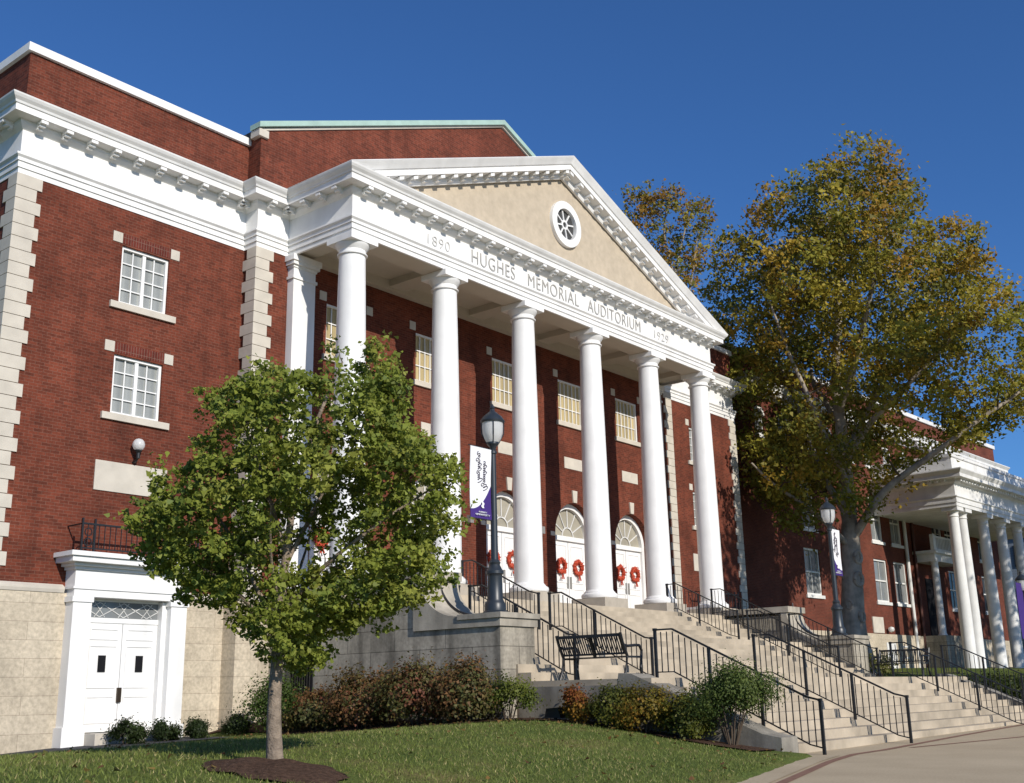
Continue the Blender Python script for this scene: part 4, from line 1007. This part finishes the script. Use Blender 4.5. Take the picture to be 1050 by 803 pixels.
build_tree('maple_tree', 'slender half bare tree with rust leaves rising behind the right slope of the pediment', 'tree', (32.5, 9.5, -2.5), bl_,
           [(-2.6, 24.2), (-2.7, 26.4), (-1.8, 27.4), (-.8, 26.6), (.3, 27.6), (1.0, 26.7), (2.3, 26.4), (2.4, 24.6), (1.7, 23.2), (1.3, 21), (.4, 19.5), (-.2, 21.5), (-.9, 23.4)], 110, 2.0, .42, 60, .38, .20,
           pal([(.34, .18, .035), (.32, .26, .04), (.20, .20, .035)], [.45, .3, .25]), ('bark_grey', 'twig', 'leaf_far'), tw=.022)

def round_poly(r, v0, v1): return [(r*math.cos(a)*(1+.1*math.sin(3*a)), (v0+v1)/2+(v1-v0)/2*math.sin(a)) for a in [2*math.pi*i/16 for i in range(16)]]
for (x, y, lb, r, v0, v1) in [(22.4, -19.5, 'tall shade tree across the plaza, nearest the steps, outside the picture to the right', 4.2, 8, 22), (46.5, -22, 'tall shade tree across the plaza, before the portico of the hall', 6.5, 8, 24)]:
    build_tree('maple_tree', lb, 'tree', (x, y, -4.05), [([(0, 0, -.2), (.1, 0, 4), (0, .2, 9), (.3, 0, 15), (.2, 0, v1-2)], .42, .05), ([(.1, 0, 5), (2, .5, 9), (3.6, 1, 13)], .16, .04), ([(0, .1, 6), (-2, -.6, 10), (-3.4, -1, 15)], .16, .04), ([(0, .2, 8), (.2, -2, 12), (.4, -3, 16)], .15, .04)],
               round_poly(r, v0, v1), 260, r*.95, .9, 60, .65, .36, mpal, ('bark_grey', 'twig', 'leaf_far'), tw=.03)

# ------------------------------------------------------------------ shrubs
def shrub(name, label, x, y, z, rx, ry, rz, n, ls, cols, wts, group=None, lift=0., stems=5, fill=.55, mat='leaf'):
    r_ = thing(name, label, 'shrub', (x, y, z), group)
    nb = max(5, int(14*rx*rz/.3)); bl = []
    for i in range(nb):
        d_ = rng.normal(size=3); d_ /= np.linalg.norm(d_); d_[2] = abs(d_[2])*1.0-.25; bl.append(d_*np.array([rx, ry, rz])*rng.uniform(fill, .92)+np.array([0, 0, lift+rz*.55]))
    bl = np.array(bl); k_ = rng.integers(0, nb, n); rad = .34*min(rx, rz)
    q = bl[k_]+rng.normal(size=(n, 3))*rad*np.array([.8, .8, .7]); keep = q[:, 2] > .01+lift*.5; q = q[keep]; k_ = k_[keep]
    ctr = np.array([0, 0, lift+rz*.45]); nn = (q-ctr)+rng.normal(size=q.shape)*.5*rx
    colr = np.array(cols); base = colr[rng.choice(len(cols), nb, p=wts)][k_]; alt = colr[rng.integers(0, len(cols), len(q))]; m_ = rng.uniform(0, .5, len(q))[:, None]
    leafcloud('foliage', q, nn, ls, (base*(1-m_)+alt*m_)*rng.uniform(.72, 1.25, len(q))[:, None], mat, r_)
    st = MB()
    for i in range(stems):
        a = 2*math.pi*i/stems+.4; e = (rx*.5*math.cos(a), ry*.5*math.sin(a), lift+rz*.7); st.tube([(.06*math.cos(a), .06*math.sin(a), -.05), (e[0]*.55, e[1]*.55, e[2]*.5), e], [.018, .014, .006], 5)
    st.build('stems', 'twig', r_, local=True); return r_
GRN = [(.030, .048, .012), (.022, .036, .010), (.042, .062, .016)]
for i, (x, rr, lb) in enumerate([(-4.9, .33, 'small dark round shrub at the left in front of the white side door'), (-3.98, .30, 'small dark round shrub in front of the right half of the side door'),
                             (-3.12, .28, 'small dark round shrub just right of the side door surround'), (-2.05, .29, 'small dark shrub by the wall, last of the row before the bigger green bush')]):
    shrub('shrub', lb, x, 1.35, lawn_z(x, 1.35), rr, rr, rr*1.15, 4000, .05, GRN, [.4, .4, .2], 'dark shrubs along the wing wall')
shrub('shrub', 'medium bright green bush behind the young tree trunk', -1.75, .35, lawn_z(-1.75, .35), .80, .6, .80, 6000, .065, [(.075, .115, .024), (.10, .145, .03), (.05, .08, .02)], [.5, .25, .25])
RED = [(.200, .072, .040), (.160, .110, .040), (.130, .130, .040), (.240, .120, .050), (.085, .095, .030)]
for (x, y, rx, rz, lb) in [(-1.75, -1.0, .70, .68, 'low reddish green bush at the left hedge end by the barred opening'), (-1.6, -2.3, .95, .95, 'reddish green bush against the grey limestone wall, left of the hedge middle'),
                           (-1.55, -3.9, 1.0, .98, 'large reddish green bush in the middle of the hedge before the limestone wall'), (-1.45, -5.2, .85, .92, 'reddish green bush before the pedestal, right end of the hedge')]:
    shrub('shrub', lb, x, y, lawn_z(x, y), rx*.7, rx*.92, rz*.92, 9000, .075, RED, [.22, .28, .28, .12, .1], 'reddish hedge bushes by the limestone wall')
shrub('shrub', 'pale lime green low bush at the corner of the pedestal', -1.15, -6.05, lawn_z(-1.15, -6.05), .45, .62, .5, 3000, .055, [(.15, .17, .025), (.10, .13, .02), (.06, .08, .02)], [.5, .3, .2], lift=.18)
for (x, y, rr, lb, cc) in [(-.58, -7.35, .34, 'small golden orange shrub nearest the step ends, left of the bench', [(.26, .13, .018), (.20, .15, .022), (.20, .06, .02), (.08, .09, .016)]),
                           (-.60, -8.15, .38, 'small olive yellow shrub below the middle of the bench', [(.11, .115, .018), (.17, .14, .02), (.07, .08, .016), (.05, .06, .014)]),
                           (-.60, -8.85, .42, 'small golden orange shrub below the right end of the bench', [(.24, .12, .018), (.17, .13, .02), (.12, .11, .018), (.22, .09, .02)]),
                           (-.55, -9.65, .40, 'small yellow green shrub beside the sloping stair kerb', [(.14, .135, .018), (.09, .10, .016), (.05, .065, .014), (.17, .14, .02)])]:
    shrub('shrub', lb, x, y, lawn_z(x, y), rr*1.05, rr*1.1, rr*1.5, 4600, .058, [tuple(v*1.3 for v in q) for q in cc], [.35, .3, .2, .15], 'small coloured shrubs below the bench')
shrub('shrub', 'rounded dark green bush on bare stems beside the lowest handrail', -.32, -10.5, lawn_z(-.32, -10.5), .74, .86, .62, 17000, .045, [(.095, .140, .034), (.070, .110, .026), (.130, .165, .040)], [.45, .35, .2], lift=.46, stems=9, fill=.4)
shrub('shrub', 'yellow green wispy plant beside the far end of the steps', 20.0, -5.2, right_z(20, -5.2), .6, .6, .7, 900, .10, [(.16, .16, .03), (.09, .11, .02), (.20, .19, .06)], [.4, .3, .3])
for i, x in enumerate([20.6, 22.4, 24.3]):
    shrub('shrub', ['low dark green hedge bush right of the steps, nearest the far handrail', 'low dark green hedge bush in the middle of the hedge right of the steps', 'low dark green hedge bush at the right end of the hedge'][i], x, -8.2-.25*i, right_z(x, -8.4), 1.0, .8, .55, 2600, .09, [(.040, .060, .014), (.03, .045, .012), (.07, .085, .018)], [.5, .3, .2], 'hedge right of the steps')
# small ground floodlight by the retaining wall
fl_ = thing('floodlight', 'small black floodlight on the ground at the foot of the retaining wall', 'floodlight', (-.55, -6.75, lawn_z(-.55, -6.75)))
fz = lawn_z(-.55, -6.75); MB().prism([(-6.95, fz+.06), (-6.55, fz+.06), (-6.60, fz+.24), (-6.88, fz+.26)], -.65, -.40, 'x').build('housing', 'iron', fl_); MB().box(-.57, -.53, -6.78, -6.72, fz-.05, fz+.07).build('spike', 'iron', fl_)

# ------------------------------------------------------------------ grass blades on the near lawn
NB = 120000
gx_ = rng.uniform(-16, -.6, NB*2); gy_ = rng.uniform(-17, 2, NB*2)
ok = np.array([(y > edge_y(x)+.03) and not (x > -.95 and y < 2) and not (x > -2.2 and y > -6) and (x-GINK[0])**2+(y-GINK[1]+.25)**2 > .70**2 and not (y > .5 and x < -2.5) and not (y > .6-1.8*sm(-4.6, -6.2, x) and x < -4.6) and ((x+18.8)*.775+(y+20.7)*.631 > 7.5) for x, y in zip(gx_, gy_)])
dist = np.hypot(gx_+18.8, gy_+20.7); ok &= rng.random(len(gx_)) < np.clip(1.15-dist/26, .18, 1)
gx_, gy_ = gx_[ok][:NB], gy_[ok][:NB]; gz_ = np.array([lawn_z(x, y) for x, y in zip(gx_, gy_)]); n = len(gx_)
B0 = np.c_[gx_, gy_, gz_-.005]; an = rng.uniform(0, 2*np.pi, n); wd = rng.uniform(.004, .008, n); hh = rng.uniform(.025, .06, n)
S_ = np.c_[np.cos(an), np.sin(an), np.zeros(n)]*wd[:, None]; lean = np.c_[rng.normal(size=(n, 2))*.025, hh]
V = np.stack([B0-S_, B0+S_, B0+lean], 1).reshape(-1, 3)
patch = np.sin(gx_*.8+1.3*np.sin(gy_*.5))*.5+np.sin(gy_*1.1-gx_*.3)*.5
gc = np.where(rng.random(n)[:, None] < .10+.12*np.clip(patch, 0, 1)[:, None], np.array([[.33, .28, .12]]), np.array([[.150, .180, .040]]))*rng.uniform(.7, 1.4, n)[:, None]
go = fastmesh('grass', V, np.arange(3*n).reshape(n, 3), gc, 'blade'); struct(go, 'stuff')
n = 900; lx = rng.uniform(-15, -.3, n*3); ly = rng.uniform(-16, 1, n*3)
ok = np.array([y > edge_y(x)+.05 and (rng.random() < (.9 if x > -2.6 else .22)) for x, y in zip(lx, ly)]); lx, ly = lx[ok][:n], ly[ok][:n]; n = len(lx)
LC = np.c_[lx, ly, [lawn_z(x, y)+.045 for x, y in zip(lx, ly)]]
lcol = np.array([(.26, .15, .05), (.30, .20, .06), (.18, .09, .04), (.16, .15, .04)])[rng.integers(0, 4, n)]*rng.uniform(.7, 1.2, n)[:, None]
struct(leafcloud('fallen_leaves', LC, rng.normal(size=(n, 3))*.35+np.array([0, 0, 1.]), .075, lcol, 'leaf', None), 'stuff')
